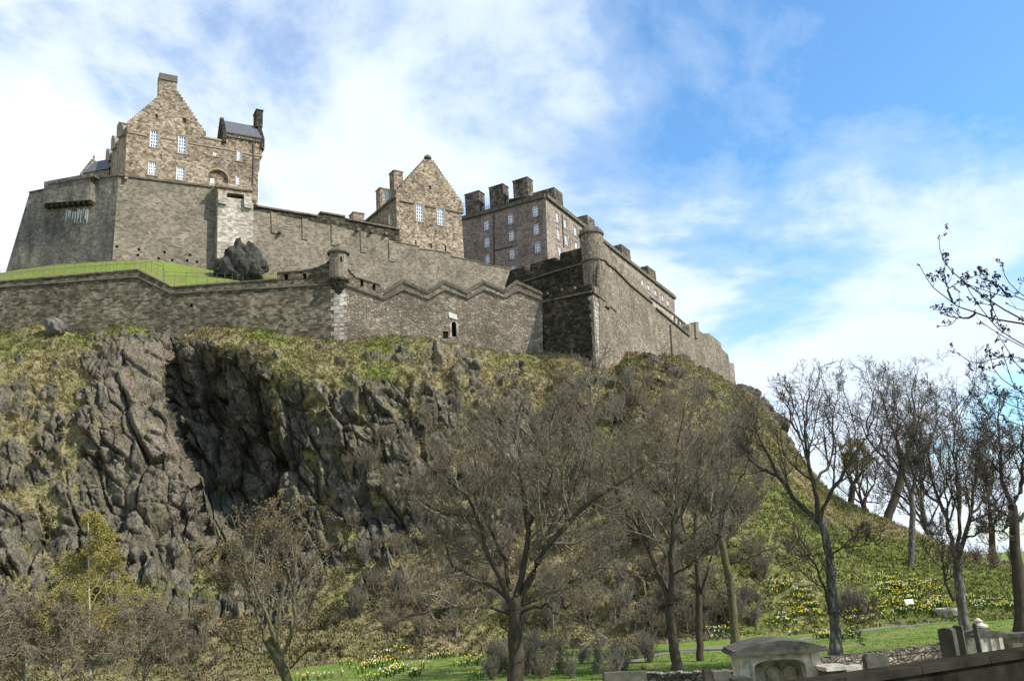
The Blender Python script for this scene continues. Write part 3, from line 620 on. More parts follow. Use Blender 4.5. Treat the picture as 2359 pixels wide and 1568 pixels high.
q = PG.back(10); MB().pslab(q, [c2(1055, 352), c2(1112, 372), c2(1108, 430), c2(1065, 420)], 2).build('dormer', M_LEAD, t)
# ---- barrack block
t = thing('barrack_block', 'large four storey barrack block with flat parapet and tall square chimneys behind the bastion', 'building', PBA.hit(c3(735, 740)))
Wb = [(c3(320, 406), c3(355, 474)), (c3(481, 362), c3(517, 432)), (c3(647, 310), c3(686, 384)), (c3(324, 518), c3(359, 590)), (c3(488, 475), c3(524, 546)), (c3(655, 430), c3(692, 504)), (c3(330, 634), c3(361, 700)), (c3(494, 598), c3(528, 669)), (c3(663, 550), c3(702, 627)), (c3(500, 712), c3(534, 776))]
hb = [rect(PBA, a, b) for a, b in Wb]
MB().pslab(PBA, [c3(150, 412), c3(735, 248), c3(760, 900), c3(150, 900)], .8, 0, hb, .35).build('wall', M_BARR, t)
for h in hb: window(t, PBA, h, 3, 4, bar=.13, surround=M_BARR)
Wr = [(c3(806, 352), c3(824, 424)), (c3(858, 396), c3(876, 464)), (c3(927, 448), c3(945, 514)), (c3(813, 462), c3(832, 540)), (c3(866, 504), c3(885, 578)), (c3(935, 552), c3(950, 600)), (c3(823, 580), c3(841, 650)),
      (c3(1382, 806), c3(1396, 846)), (c3(1424, 840), c3(1438, 878)), (c3(1471, 875), c3(1485, 915)), (c3(1519, 912), c3(1531, 950)), (c3(1556, 944), c3(1567, 982))]
hr = [rect(PBB, a, b) for a, b in Wr]
MB().pslab(PBB, [c3(735, 248), c3(1604, 935), c3(1615, 1160), c3(1452, 1100), c3(1300, 1040), c3(760, 900)], .8, 0, hr, .35).build('wall', M_BARR, t)
MB().box(PBB, .9, PBB.uz(c3(1604, 935))[0]-.3, PBB.uz(c3(760, 860))[1], PBB.uz(c3(735, 248))[1]-.6, .81, 13).build('body', M_BARR, t)
for h in hr: window(t, PBB, h, 2, 4, bar=.13, surround=M_BARR)
for pl, m_ in ((PBA, None), (PBB, None)):
    pass
cA = [PBA.uz(p) for p in (c3(150, 404), c3(735, 243))]; cB = [PBB.uz(p) for p in (c3(735, 243), c3(1606, 930))]
MB().band(PBA, cA, .9, .55, .6).build('cornice', M_TRIM, t); MB().band(PBB, cB, .9, .55, .6).build('cornice', M_TRIM, t)
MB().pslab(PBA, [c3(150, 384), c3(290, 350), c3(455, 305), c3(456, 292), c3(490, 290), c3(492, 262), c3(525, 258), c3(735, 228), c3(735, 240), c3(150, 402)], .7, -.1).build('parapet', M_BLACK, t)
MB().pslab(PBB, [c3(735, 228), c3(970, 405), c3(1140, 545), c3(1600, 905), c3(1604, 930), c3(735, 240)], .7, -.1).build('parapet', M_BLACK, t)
for a, b in ((c3(194, 217), c3(290, 380)), (c3(358, 170), c3(453, 345)), (c3(518, 125), c3(618, 290))):
    chimney(t, PBA, a, b, .72, 2.6, M_SOOT)
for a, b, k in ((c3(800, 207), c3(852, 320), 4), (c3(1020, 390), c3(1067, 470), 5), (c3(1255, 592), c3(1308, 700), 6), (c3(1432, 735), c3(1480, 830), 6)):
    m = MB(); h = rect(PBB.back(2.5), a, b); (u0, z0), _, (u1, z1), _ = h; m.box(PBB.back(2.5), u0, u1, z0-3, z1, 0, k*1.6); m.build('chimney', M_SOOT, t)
for p0, p1 in ((c3(386, 370), c3(392, 740)),): MB().tube([PBA.P(*PBA.uz(p), -.15) for p in (p0, p1)], .16).build('downpipe', M_IRON, t)
MB().tube([PBA.P(*PBA.uz(p), -.15) for p in (c3(394, 612), c3(520, 578))], .13).build('downpipe', M_IRON, t)
for x0, y0, x1, y1 in ((845, 370, 856, 590), (966, 470, 972, 600)): MB().tube([PBB.P(*PBB.uz(p), -.15) for p in (c3(x0, y0), c3(x1, y1))], .16).build('downpipe', M_IRON, t)
for x0, y0, x1, y1 in ((292, 305, 362, 290), (455, 262, 520, 248)):
    rl = MB()
    for j in range(4): rl.tube([PBA.P(*PBA.uz(c3(x0, y0+j*11)), 1.2), PBA.P(*PBA.uz(c3(x1, y1+j*11)), 1.2)], .06, 4)
    for j in range(6): f_ = j/5; rl.tube([PBA.P(*PBA.uz(c3(x0+(x1-x0)*f_, y0+(y1-y0)*f_+40)), 1.2), PBA.P(*PBA.uz(c3(x0+(x1-x0)*f_, y0+(y1-y0)*f_)), 1.2)], .06, 4)
    rl.build('roof_railing', M_LEAD, t)

PPK = Plane(PUR.back(6).hit(c3(1455, 960)), 62)
t = thing('pale_lower_range', 'low pale pinkish wall with thin buttresses catching the sun below the far barracks', 'wall', PPK.hit(c3(1600, 1120)))
MB().pslab(PPK, [c3(1380, 890), c3(1455, 940), c3(1600, 1046), c3(1706, 1138), c3(1704, 1230), c3(1400, 1060)], 3).build('wall', M_PALE, t)
MB().band(PPK, [PPK.uz(p) for p in (c3(1380, 884), c3(1455, 935), c3(1600, 1042), c3(1706, 1134))], .3, .25).build('coping', M_TRIM, t)
for x, y in ((1598, 1050), (1625, 1078), (1650, 1096), (1672, 1116), (1694, 1134)):
    MB().pslab(PPK, [c3(x, y), c3(x+6, y+6), c3(x+6, y+50), c3(x, y+44)], .3, -.3).build('buttress', M_TRIM, t)
# ------------------------------------------------------------------ the castle rock
def wy(P, px, py, off=.6): return P.hit((px, py), off)[1]
def straight(top, bot, bulge, n=9, pw=1.0):
    a, b = at(*top), at(bot[0], bot[1], 67.5); b[2] = -5.6; out = []
    for i in range(n):
        s = (i/(n-1))**pw; p = a+(b-a)*s; p = p+np.array([0, 0, 1.0])*bulge*math.sin(math.pi*s); out.append(p)
    return out
def colpts(l): return [at(*p) for p in l]
wb = lambda P, x, y: (x, y, wy(P, x, y))
NET = []   # (column of 9 world points, grassness per row, pinkness per row, leaning)
def addc(pts, g, pk=0.0): NET.append((np.array(pts), g, [pk]*9 if isinstance(pk, float) else pk))
g0 = [1, .75, .65, .5, .42, .32, .4, .8, 1]
addc(colpts([(-600, 800, 119), (-600, 860, 110), (-600, 930, 106), (-600, 1030, 101), (-600, 1140, 98), (-600, 1250, 95), (-600, 1350, 91), (-600, 1480, 82), (-600, 1660, 72)]), g0)
addc(colpts([wb(PA, 0, 765), (0, 830, 111), (0, 900, 105), (0, 1000, 101), (0, 1110, 98), (0, 1220, 95), (0, 1320, 92), (0, 1450, 84), (0, 1600, 72)]), g0)
addc(colpts([wb(PA, 90, 742), (90, 820, 112.5), (90, 900, 106.5), (90, 1000, 102), (90, 1110, 99), (90, 1220, 96), (90, 1320, 92.5), (90, 1450, 84), (90, 1600, 72)]), [.8, .62, .65, .5, .4, .28, .3, .75, 1])
addc(colpts([wb(PA, 190, 768), (190, 830, 112), (180, 900, 107.5), (180, 1000, 102.5), (180, 1110, 99.5), (180, 1220, 97), (180, 1320, 93.5), (180, 1450, 84), (180, 1600, 72)]), [.8, .55, .55, .45, .35, .25, .3, .75, 1])
addc(colpts([wb(PA, 285, 742), (278, 800, 112), (258, 880, 107), (285, 970, 103), (308, 1060, 101.5), (310, 1200, 98), (320, 1310, 94), (300, 1450, 84), (300, 1600, 72)]), [.7, .4, .15, .1, .1, .1, .2, .7, 1], [0, .9, .8, .6, .4, .2, 0, 0, 0])
addc(colpts([wb(PA, 372, 760), (385, 815, 114), (372, 900, 110), (392, 990, 106.5), (425, 1070, 104), (445, 1180, 101), (460, 1290, 97), (430, 1450, 84), (430, 1600, 70)]), [.6, .1, .05, .05, .15, .2, .3, .7, 1], [.3, 1, .9, .7, .6, .3, 0, 0, 0])
addc(colpts([wb(PA, 398, 766), (402, 825, 118), (398, 905, 117.8), (422, 1000, 117), (455, 1080, 115), (475, 1190, 109), (485, 1300, 99), (470, 1450, 83), (470, 1600, 68)]), [.6, .05, 0, 0, 0, .05, .3, .7, 1])
addc(colpts([wb(PA, 470, 748), (475, 795, 113.5), (500, 880, 116), (520, 980, 117), (540, 1080, 115), (560, 1190, 108), (560, 1300, 98.5), (540, 1450, 83), (540, 1600, 67)]), [.95, .6, .1, 0, 0, .05, .3, .7, 1])
addc(colpts([wb(PA, 560, 752), (545, 800, 112), (590, 870, 113), (635, 1000, 116), (652, 1080, 114), (670, 1190, 106.5), (668, 1300, 98), (600, 1450, 82), (600, 1600, 66)]), [1, .7, .15, 0, 0, .05, .2, .7, 1])
addc(colpts([wb(PA, 600, 757), (622, 815, 109), (630, 880, 107.5), (643, 1000, 106), (664, 1090, 104.5), (690, 1200, 101), (690, 1300, 95), (650, 1450, 81), (650, 1600, 65)]), [1, .85, .4, .25, .2, .2, .35, .8, 1])
addc(colpts([wb(PA, 690, 774), (710, 850, 107.5), (718, 905, 105), (730, 1000, 103.6), (750, 1100, 102), (770, 1200, 98.5), (770, 1300, 93), (750, 1450, 80), (750, 1600, 63)]), [1, 1, .5, .32, .3, .28, .4, .85, 1])
addc(colpts([wb(PZ, 800, 783), (820, 850, 108.5), (835, 910, 104.5), (840, 990, 102), (850, 1100, 99), (860, 1200, 95), (860, 1300, 89), (850, 1420, 80), (850, 1550, 62)]), [1, .8, .5, .4, .3, .3, .45, .9, 1])
addc(colpts([wb(PZ, 900, 768), (910, 850, 110), (910, 920, 105.5), (920, 1000, 101.5), (930, 1100, 97.5), (930, 1200, 93), (930, 1300, 87), (930, 1420, 79), (930, 1550, 60)]), [.9, .55, .4, .4, .35, .4, .6, .95, 1])
addc(colpts([wb(PZ, 1000, 778), (1000, 850, 111.5), (1000, 930, 105), (1000, 1010, 100), (1000, 1100, 96), (1000, 1200, 92), (1000, 1300, 86), (1000, 1420, 77), (1000, 1550, 60)]), [.75, .5, .42, .38, .4, .5, .8, .95, 1])
addc(colpts([wb(PZ, 1090, 798), (1090, 860, 113), (1090, 935, 105), (1090, 1015, 99.5), (1090, 1105, 95), (1090, 1205, 90), (1090, 1305, 84), (1090, 1415, 76), (1090, 1550, 60)]), [.3, .55, .42, .42, .5, .6, .85, 1, 1])
addc(colpts([wb(PZ, 1180, 812), (1180, 875, 113), (1180, 945, 105), (1180, 1020, 99), (1180, 1110, 94), (1180, 1210, 88), (1180, 1310, 82), (1180, 1410, 75), (1180, 1550, 60)]), [.5, .6, .5, .48, .6, .7, .9, 1, 1])
gr = [.9, .8, .62, .55, .62, .75, .9, 1, 1]
addc(straight(wb(PZ, 1250, 808), (1250, 1530, 60), -2.6), gr)
addc(straight((1320, 812, PBL.hit((1320, 812), .5)[1]), (1330, 1535, 60), -1.2), gr)
addc(straight((1378, 838, 120.5), (1400, 1530, 60), .8), gr)
addc(straight((1420, 838, wy(PUR, 1420, 838, .8)), (1470, 1520, 60), 2.5), gr)
addc(straight((1445, 808, wy(PUR, 1445, 808, .8)), (1530, 1512, 60), 4.5), [1, .75, .6, .6, .7, .85, .95, 1, 1])
addc(straight((1490, 822, wy(PUR, 1490, 822, .8)), (1620, 1505, 60.5), 7), [.6, .55, .6, .65, .75, .85, .95, 1, 1])
addc(straight((1560, 848, wy(PFW, 1560, 848, .8)), (1700, 1495, 61), 9), [.2, .5, .65, .7, .8, .9, 1, 1, 1])
addc(straight((1630, 872, wy(PFW, 1630, 872, .8)), (1790, 1480, 61.5), 8), [.1, .45, .65, .75, .85, 1, 1, 1, 1])
addc(straight((1700, 896, wy(PFW, 1700, 896, .5)), (1870, 1470, 62), 6), [.1, .4, .65, .8, .9, 1, 1, 1, 1])
for (x, y, Y), (bx, by, bY), bu in (((1742, 924, 200), (1940, 1462, 62), 3.5), ((1792, 978, 186), (1990, 1455, 62), 1.5), ((1830, 1034, 172), (2040, 1448, 62), .5), ((1880, 1102, 152), (2100, 1442, 62), 0), ((1930, 1144, 136), (2170, 1436, 62), 0), ((2010, 1182, 124), (2250, 1430, 62), 0), ((2100, 1220, 112), (2350, 1424, 62), .3), ((2200, 1266, 103), (2480, 1420, 62), .5), ((2359, 1318, 96), (2700, 1416, 62), 1.6), ((2800, 1400, 90), (3200, 1400, 62), .8)):
    addc(straight((x, y, Y), (bx, by, bY), bu), [.15, .45, .75, .9, 1, 1, 1, 1, 1] if y < 1050 else [.8]+[1]*8)
K = np.array([c[0] for c in NET])            # (C,9,3)
for q in range(11, 16): K[q, 8] = K[q, 8]*67/K[q, 8, 1]; K[q, 8, 2] = -5.6
G = np.array([c[1] for c in NET], float); PK = np.array([c[2] for c in NET], float)
C0 = len(NET)
def dens(i):   # columns per control column
    return int(np.clip(np.linalg.norm(K[i+1, 2:6]-K[i, 2:6], axis=1).max()/.145, 12, 62)) if 0 < i < 24 else 22
cu = np.concatenate([np.linspace(i, i+1, dens(i), endpoint=False) for i in range(C0-1)]+[[C0-1]])
rv_ = np.concatenate([np.linspace(j, j+1, n, endpoint=False) for j, n in enumerate((34, 34, 42, 42, 42, 38, 34, 34))]+[[8]])
UU, VV = np.meshgrid(cu, rv_, indexing='ij')
def norm_(v): return v/(np.linalg.norm(v, axis=-1, keepdims=True)+1e-9)
def bil(A, U, V):
    i = np.clip(np.floor(U).astype(int), 0, A.shape[0]-2); j = np.clip(np.floor(V).astype(int), 0, A.shape[1]-2)
    a = U-i; b = V-j
    if A.ndim == 3: a = a[..., None]; b = b[..., None]
    return A[i, j]*(1-a)*(1-b)+A[i+1, j]*a*(1-b)+A[i, j+1]*(1-a)*b+A[i+1, j+1]*a*b
jit = fbm(np.stack([UU*2.1, VV*2.3, UU*0], -1), 4, 5)-.5
jit2 = fbm(np.stack([UU*2.3+9, VV*1.6, UU*0], -1), 4, 8)-.5
edge_ = np.sin(np.clip(VV/8, 0, 1)*math.pi)**.5
Uj = np.clip(UU+jit*.6*edge_*(UU > 1)*(UU < C0-4), 0, C0-1); Vj = np.clip(VV+jit2*.6*edge_*np.clip(VV/1.5, 0, 1), 0, 8)
BASE = bil(K, Uj, Vj)
def smooth(A, n):
    for _ in range(n):
        B = A.copy(); B[1:-1] = (A[:-2]+2*A[1:-1]+A[2:])/4; A = B.copy(); A[:, 1:-1] = (B[:, :-2]+2*B[:, 1:-1]+B[:, 2:])/4
    return A
BASE = smooth(BASE, 7)
gg = smooth(bil(G, Uj, Vj), 5); pk = smooth(bil(PK, Uj, Vj), 6)
du = np.gradient(BASE, axis=0); dv = np.gradient(BASE, axis=1)
nrm = np.cross(dv, du); nrm /= np.linalg.norm(nrm, axis=2, keepdims=True)+1e-9
nrm = np.where((nrm[..., 1:2] > 0), -nrm, nrm)
nrm = smooth(nrm, 10); nrm /= np.linalg.norm(nrm, axis=2, keepdims=True)+1e-9
X3 = BASE
a_ = X3[..., 0]-.1*X3[..., 1]; b_ = X3[..., 2]*1.15+X3[..., 1]*.35
lean = .34     # joints lean to the right going down on the left part
wa = a_+lean*b_+1.6*(fbm(X3*.12, 2, 21)-.5); wb_ = b_+1.8*(fbm(X3*.11, 2, 31)-.5)
h1, e1_ = blocks(wa/3.6, wb_/9.0, 40); h2, e2_ = blocks(wa/1.7+5, wb_/4.2, 50); h3, e3_ = blocks(wa/.75, wb_/1.7+3, 60); h4, e4_ = blocks(wa/.4, wb_/.7+3, 66)
gn = fbm(X3*.33, 5, 71); gn2 = fbm(X3*1.1, 3, 77)
ms = gg+(gn-.5)*1.5+(gn2-.5)*.45-h2*.35+(.08-np.clip(e2_, 0, .16))*1.0
ms = np.clip((ms-.44)/.14, 0, 1); ms[:, :3] = np.maximum(ms[:, :3], .6)
ms = np.where(UU < C0-1, ms, 1)
steep = np.clip(1-gg, .12, 1)
rock = (h1*3.2*steep+h2*1.7*(.35+.65*steep)+h3*.5+h4*.14-np.clip(.10-e1_, 0, .10)*13*steep-np.clip(.12-e2_, 0, .12)*6-np.clip(.12-e3_, 0, .12)*2)
grs = h1*1.1*steep+(fbm(X3*.45, 4, 81)-.5)*1.5+(fbm(X3*1.5, 3, 91)-.5)*.95
far = np.clip((np.abs(X3[..., 1]-0)-60)/40, .35, 1)
disp = (rock*(1-.62*pk)+.35)*(1-ms)+grs*ms
sink = np.clip((VV-7.3)/.7, 0, 1)
fade = np.clip(VV/.35, 0, 1)*np.clip((UU-.0)/.3, .3, 1)
right = np.clip((UU-25.5)/3, 0, 1); disp = disp*(1-.55*right)
fade = fade*np.clip((8.02-VV)/.6, .15, 1)
dirn = norm_(nrm*.45+np.array([.08, -.55, .12])); POS = BASE+dirn*(disp*fade)[..., None]; POS[..., 2] -= sink*.35*(UU > 10)
nU, nV = UU.shape
# rows behind the crest: level ground under the walls, falling away behind the hill's right flank
top = POS[:, 0]; isr = np.clip((UU[:, 0]-24.2)/1.0, 0, 1)[:, None]
bk1 = top+np.array([0, 4, 0])*(1-isr)+isr*np.array([5, 10, -1.6]); bk2 = top+np.array([0, 40, 0])*(1-isr)+isr*np.array([30, 60, -40.])
bk2[:, 2] = np.maximum(bk2[:, 2], -6); bk2[:, 2] = np.where(isr[:, 0] > .5, -8, bk2[:, 2])
ALL = np.concatenate([bk2[:, None], bk1[:, None], POS], axis=1)
nR = ALL.shape[1]
idx = np.arange(nU*nR).reshape(nU, nR)
fc = np.stack([idx[:-1, :-1], idx[:-1, 1:], idx[1:, 1:], idx[1:, :-1]], -1).reshape(-1, 4)
green = np.clip(.16+(fbm(X3*.12, 4, 101)-.5)*2.2+np.clip((UU-20)/5, 0, 1)*np.clip((VV-4)/3, 0, 1)*.8+np.clip((.8-VV)/.8, 0, 1)*.35+np.clip((UU-26.5)/4, 0, 1)*1.2*np.clip((VV-1)/3, 0, 1), 0, 1)
mk = np.zeros((nU, nR, 3)); mk[:, 2:, 0] = ms; mk[:, 2:, 1] = green; mk[:, 2:, 2] = pk*np.clip((fbm(X3*.3, 3, 111)-.3)*3.5, 0, 1)
mk[:, :2] = mk[:, 2:3]
# rock material
m, t, b = mat('rock_and_turf', .92, .12); lk = t.links
vc = nd(t, 'ShaderNodeVertexColor', layer_name='Col'); sx = nd(t, 'ShaderNodeSeparateColor'); lk.new(vc.outputs[0], sx.inputs[0])
g = nd(t, 'ShaderNodeTexCoord'); ob = g.outputs['Object']
r1 = nd(t, 'ShaderNodeTexNoise', i_Scale=.35, i_Detail=8.0, i_Roughness=.65); lk.new(ob, r1.inputs['Vector'])
r2 = nd(t, 'ShaderNodeTexNoise', i_Scale=2.6, i_Detail=7.0, i_Roughness=.7); lk.new(ob, r2.inputs['Vector'])
mpv = nd(t, 'ShaderNodeMapping'); mpv.inputs['Scale'].default_value = (1.5, 1.5, .42); mpv.inputs['Rotation'].default_value = (0, .33, 0)
dn = nd(t, 'ShaderNodeTexNoise', i_Scale=.8, i_Detail=4.0); lk.new(ob, dn.inputs['Vector']); lk.new(mix(t, .12, ob, mix(t, 1.0, dn.outputs['Color'], (12., 12., 12.), 'MULTIPLY')), mpv.inputs[0])
vo = nd(t, 'ShaderNodeTexVoronoi', feature='DISTANCE_TO_EDGE', i_Scale=1.0); lk.new(mpv.outputs[0], vo.inputs['Vector'])
rc = ramp(t, r1.outputs[0], [(.3, (.04, .036, .028)), (.5, (.115, .10, .074)), (.7, (.235, .20, .145))])
rc = mix(t, 1.0, rc, ramp(t, r2.outputs[0], [(.3, .5), (.7, 1.5)]), 'MULTIPLY')
rc = mix(t, sx.outputs[2], rc, ramp(t, r2.outputs[0], [(.3, (.12, .092, .075)), (.65, (.25, .19, .15))]))
rc = mix(t, ramp(t, vo.outputs['Distance'], [(.0, .55), (.045, 0.0)]), rc, (.02, .018, .015))
lich = nd(t, 'ShaderNodeTexNoise', i_Scale=.9, i_Detail=8.0, i_Roughness=.75); lk.new(ob, lich.inputs['Vector'])
rc = mix(t, ramp(t, lich.outputs[0], [(.50, 0.0), (.62, .75)]), rc, (.125, .118, .05))
g1 = nd(t, 'ShaderNodeTexNoise', i_Scale=3.2, i_Detail=8.0, i_Roughness=.75); lk.new(ob, g1.inputs['Vector'])
straw = ramp(t, g1.outputs[0], [(.3, (.13, .10, .05)), (.5, (.23, .185, .092)), (.7, (.36, .305, .165))])
grn = ramp(t, g1.outputs[0], [(.3, (.08, .095, .022)), (.5, (.14, .165, .036)), (.7, (.22, .245, .065))])
g2 = nd(t, 'ShaderNodeTexNoise', i_Scale=.5, i_Detail=5.0, i_Roughness=.6); lk.new(ob, g2.inputs['Vector'])
gf = mth(t, 'ADD', sx.outputs[1], mth(t, 'MULTIPLY', mth(t, 'SUBTRACT', g2.outputs[0], .5), 1.6), clamp=True)
gc = mix(t, gf, straw, grn)
lk.new(mix(t, sx.outputs[0], rc, gc), b.inputs['Base Color'])
hh_ = mth(t, 'ADD', mth(t, 'MULTIPLY', r2.outputs[0], .7), mth(t, 'ADD', mth(t, 'MULTIPLY', g1.outputs[0], .6), mth(t, 'MULTIPLY', ramp(t, vo.outputs['Distance'], [(0, 0.0), (.12, 1.0)]), mth(t, 'MULTIPLY', mth(t, 'SUBTRACT', 1.0, sx.outputs[0]), .4))))
bp = nd(t, 'ShaderNodeBump', i_Strength=.9, i_Distance=.35); lk.new(hh_, bp.inputs['Height']); lk.new(bp.outputs[0], b.inputs['Normal'])
M_ROCK = m
hill = mesh_np('hill', ALL.reshape(-1, 3), fc, M_ROCK, cols=mk.reshape(-1, 3)); tag(hill, kind='structure')
HILL = POS; HM = ms; HG = green; HU, HV = UU, VV
def ground_on_hill(px, py):
    """nearest grid point of the rock seen along a sight line (px, py)"""
    d = ray(px, py); q = HILL.reshape(-1, 3); q = q[q[:, 1] > 50]; sx_ = q[:, 0]/q[:, 1]-d[0]; sz_ = q[:, 2]/q[:, 1]-d[2]
    e = sx_**2+sz_**2; near = np.where(e < e.min()+1e-5)[0]; k = near[np.argmin(q[near, 1])]; return q[k]
# ------------------------------------------------------------------ green bank behind the terrace wall
def grass_mat(name, lo, mid, hi, patch=None):
    m, t, b = mat(name, .95, .08); lk = t.links
    g = nd(t, 'ShaderNodeTexCoord'); n1 = nd(t, 'ShaderNodeTexNoise', i_Scale=2.5, i_Detail=8.0, i_Roughness=.75); lk.new(g.outputs['Object'], n1.inputs['Vector'])
    n2 = nd(t, 'ShaderNodeTexNoise', i_Scale=.22, i_Detail=6.0, i_Roughness=.65); lk.new(g.outputs['Object'], n2.inputs['Vector'])
    c = ramp(t, n1.outputs[0], [(.3, lo), (.5, mid), (.72, hi)])
    if patch: c = mix(t, ramp(t, n2.outputs[0], [(.44, 0.0), (.62, .85)]), c, patch)
    lk.new(c, b.inputs['Base Color']); bp = nd(t, 'ShaderNodeBump', i_Strength=.8, i_Distance=.12); lk.new(n1.outputs[0], bp.inputs['Height']); lk.new(bp.outputs[0], b.inputs['Normal'])
    return m
M_BANK = grass_mat('bank_turf', (.06, .085, .018), (.13, .17, .035), (.20, .235, .06), (.13, .11, .045))
M_LAWN = grass_mat('lawn_turf', (.045, .075, .014), (.11, .17, .028), (.19, .26, .055), (.19, .18, .065))
bx = [(-700, 250), (0, 172), (120, 150), (250, 131), (400, 112), (600, 92), (760, 84), (900, 80), (1000, 82), (1100, 90), (1200, 104), (1300, 122), (1400, 144), (1480, 162), (1560, 188), (1640, 208), (1800, 186), (1870, 190), (1960, 205)]
rows = []
for x, y in bx:
    tp = np.array(c4(x, y)); Pw = PW if x < 700 else (PLO if x < 1620 else PB)
    a = Pw.hit(tp, .3); a = a if Pw is not PLO or x < 1500 else a
    u, z = PA.uz(c4(x, max(y, 60))); cz = np.interp(x, [-700, 0, 930, 1165, 1870, 2050], [PA.uz(q)[1] for q in cop[:1]+cop[1:5]+[cop[6]]])
    f = np.array(PA.P(u, cz-.75, 1.35)); f2 = np.array(PA.P(u, cz-.55, 2.2)); e = a+np.array([0, 6, 0])
    col = [f]
    for k in range(14):
        s = k/13; p = f2*(1-s)+a*s; p[2] += math.sin(math.pi*s)*.5; col.append(p)
    col.append(e); rows.append(col)
R_ = np.array(rows); cu2 = np.linspace(0, len(bx)-1, 260); rr2 = np.linspace(0, 15, 60); U2, V2 = np.meshgrid(cu2, rr2, indexing='ij')
BK = smooth(bil(R_, U2, V2), 6); 
nb = (fbm(BK*.5, 4, 140)-.5)*.5; nb[:, -3:] = 0; BK[..., 2] += nb*np.clip(V2/2, 0, 1)
i2 = np.arange(BK.shape[0]*BK.shape[1]).reshape(BK.shape[:2])
f2_ = np.stack([i2[:-1, :-1], i2[:-1, 1:], i2[1:, 1:], i2[1:, :-1]], -1).reshape(-1, 4)
tag(mesh_np('green_bank', BK.reshape(-1, 3), f2_, M_BANK, smooth=True), kind='structure')
# black crag in front of the back wall
def crag(name, c, rad, m, seed, label, cat='rock', group=None, sub=5, amp=.5, tilt=.5, squash=(1, 1, 1), peak=0.0):
    bm = bmesh.new(); bmesh.ops.create_icosphere(bm, subdivisions=sub, radius=1); v = np.array([p.co[:] for p in bm.verts]); f = np.array([[q.index for q in p.verts] for p in bm.faces]); bm.free()
    d = fbm(v*1.3+seed, 4, seed)-.5; hb_, eb = blocks((v[:, 0]+v[:, 1]*.6+tilt*v[:, 2])*2.3+seed, (v[:, 2]-tilt*v[:, 0])*1.1, seed)
    hc_, ec = blocks((v[:, 0]-v[:, 1]*.6+tilt*v[:, 2])*5.3+seed, (v[:, 2]-tilt*v[:, 0])*2.7, seed+9)
    v[:, :2] *= (1.05-peak*v[:, 2:3])
    v = v*(1+amp*(d*.7+hb_*.85+hc_*.16-np.clip(.12-eb, 0, .12)*1.2))[:, None]*np.array(squash)*rad
    o = mesh_np(name, v+c, f, m, loc=(c[0], c[1], c[2]-rad*squash[2]*.8)); tag(o, label, cat, group); return o
m, t, b = mat('black_rock', .85, .2); g = nd(t, 'ShaderNodeTexCoord'); n = nd(t, 'ShaderNodeTexNoise', i_Scale=1.3, i_Detail=8.0, i_Roughness=.7); t.links.new(g.outputs['Object'], n.inputs['Vector'])
t.links.new(ramp(t, n.outputs[0], [(.3, (.012, .012, .010)), (.5, (.04, .038, .03)), (.72, (.11, .10, .075))]), b.inputs['Base Color']); bp = nd(t, 'ShaderNodeBump', i_Strength=.9, i_Distance=.3); t.links.new(n.outputs[0], bp.inputs['Height']); t.links.new(bp.outputs[0], b.inputs['Normal']); M_CRAG = m
pc = at(*c1(1745, 1450), 130.5); crag('crag', pc, 3.5, M_CRAG, 3, 'black ribbed crag rising from the green bank against the back wall', amp=.5, tilt=.8, squash=(1.0, .6, 1.15), peak=.42)
pc = at(*c1(1590, 1470), 129.5); crag('crag', pc, 1.1, M_CRAG, 8, 'small dark rock at the left foot of the big black crag', amp=.6, sub=4)
pc = at(*c4(372, 540), 116.2); crag('boulder', pc, 1.35, plain('grey_boulder_rock', (.11, .10, .085), nscale=1.2, amt=.4), 5, 'rounded grey boulder at the foot of the terrace wall on the left', amp=.35, sub=4)
# iron railing along the bank
t = thing('metal_railing', 'thin rusty post and rail fence along the green bank behind the terrace wall', 'railing', at(*c4(1010, 160), 121))
ln = [(0, 178), (170, 160), (330, 148), (480, 135), (640, 124), (800, 112), (930, 105), (1008, 98), (1100, 130), (1110, 188), (1280, 195), (1440, 198), (1560, 200), (1640, 218)]
pts = [at(*c4(x, y+28), 120.3) for x, y in ln]
for dz in (1.15, .6): MB().tube([p+np.array([0, 0, dz]) for p in pts], .022, 4).build('rail', M_IRON, t)
xs = np.interp(np.arange(0, 30), np.linspace(0, 29, len(ln)), [q[0] for q in ln]); ys = np.interp(xs, [q[0] for q in ln], [q[1] for q in ln])
for x, y in zip(xs, ys):
    p = at(*c4(x, y+28), 120.3); MB().tube([p-np.array([0, 0, 1.0]), p+np.array([0, 0, 1.2])], .03, 4).build('post', M_IRON, t)
# ------------------------------------------------------------------ park ground, path, terrace we stand on
n = 240; gx = np.linspace(-140, 150, n); gy = np.linspace(14, 76, 130); XX, YY = np.meshgrid(gx, gy, indexing='ij')
ZZ = -5.0+(fbm(np.stack([XX*.08, YY*.08, XX*0], -1), 3, 200)-.5)*.35-np.clip((38-YY)/3, 0, 1)*.6-np.clip((-17-XX)/5, 0, 1)*2.6
pyl = lambda X: 63.5
i2 = np.arange(n*130).reshape(n, 130); f2_ = np.stack([i2[:-1, :-1], i2[1:, :-1], i2[1:, 1:], i2[:-1, 1:]], -1).reshape(-1, 4)
tag(mesh_np('lawn', np.stack([XX, YY, ZZ], -1).reshape(-1, 3), f2_, M_LAWN, smooth=True), kind='structure')
MB().add([(-3000, -50, -8), (3000, -50, -8), (3000, 4500, -8), (-3000, 4500, -8)], [[0, 1, 2, 3]]).build('ground', M_LAWN)['kind'] = 'structure'
M_PATH = plain('path_gravel', (.16, .15, .11), nscale=6, amt=.25)
pp = [(1440, 1528), (1520, 1505), (1600, 1497), (1700, 1487), (1800, 1478), (1860, 1470), (1940, 1458), (2030, 1445), (2130, 1436), (2250, 1427), (2420, 1412)]
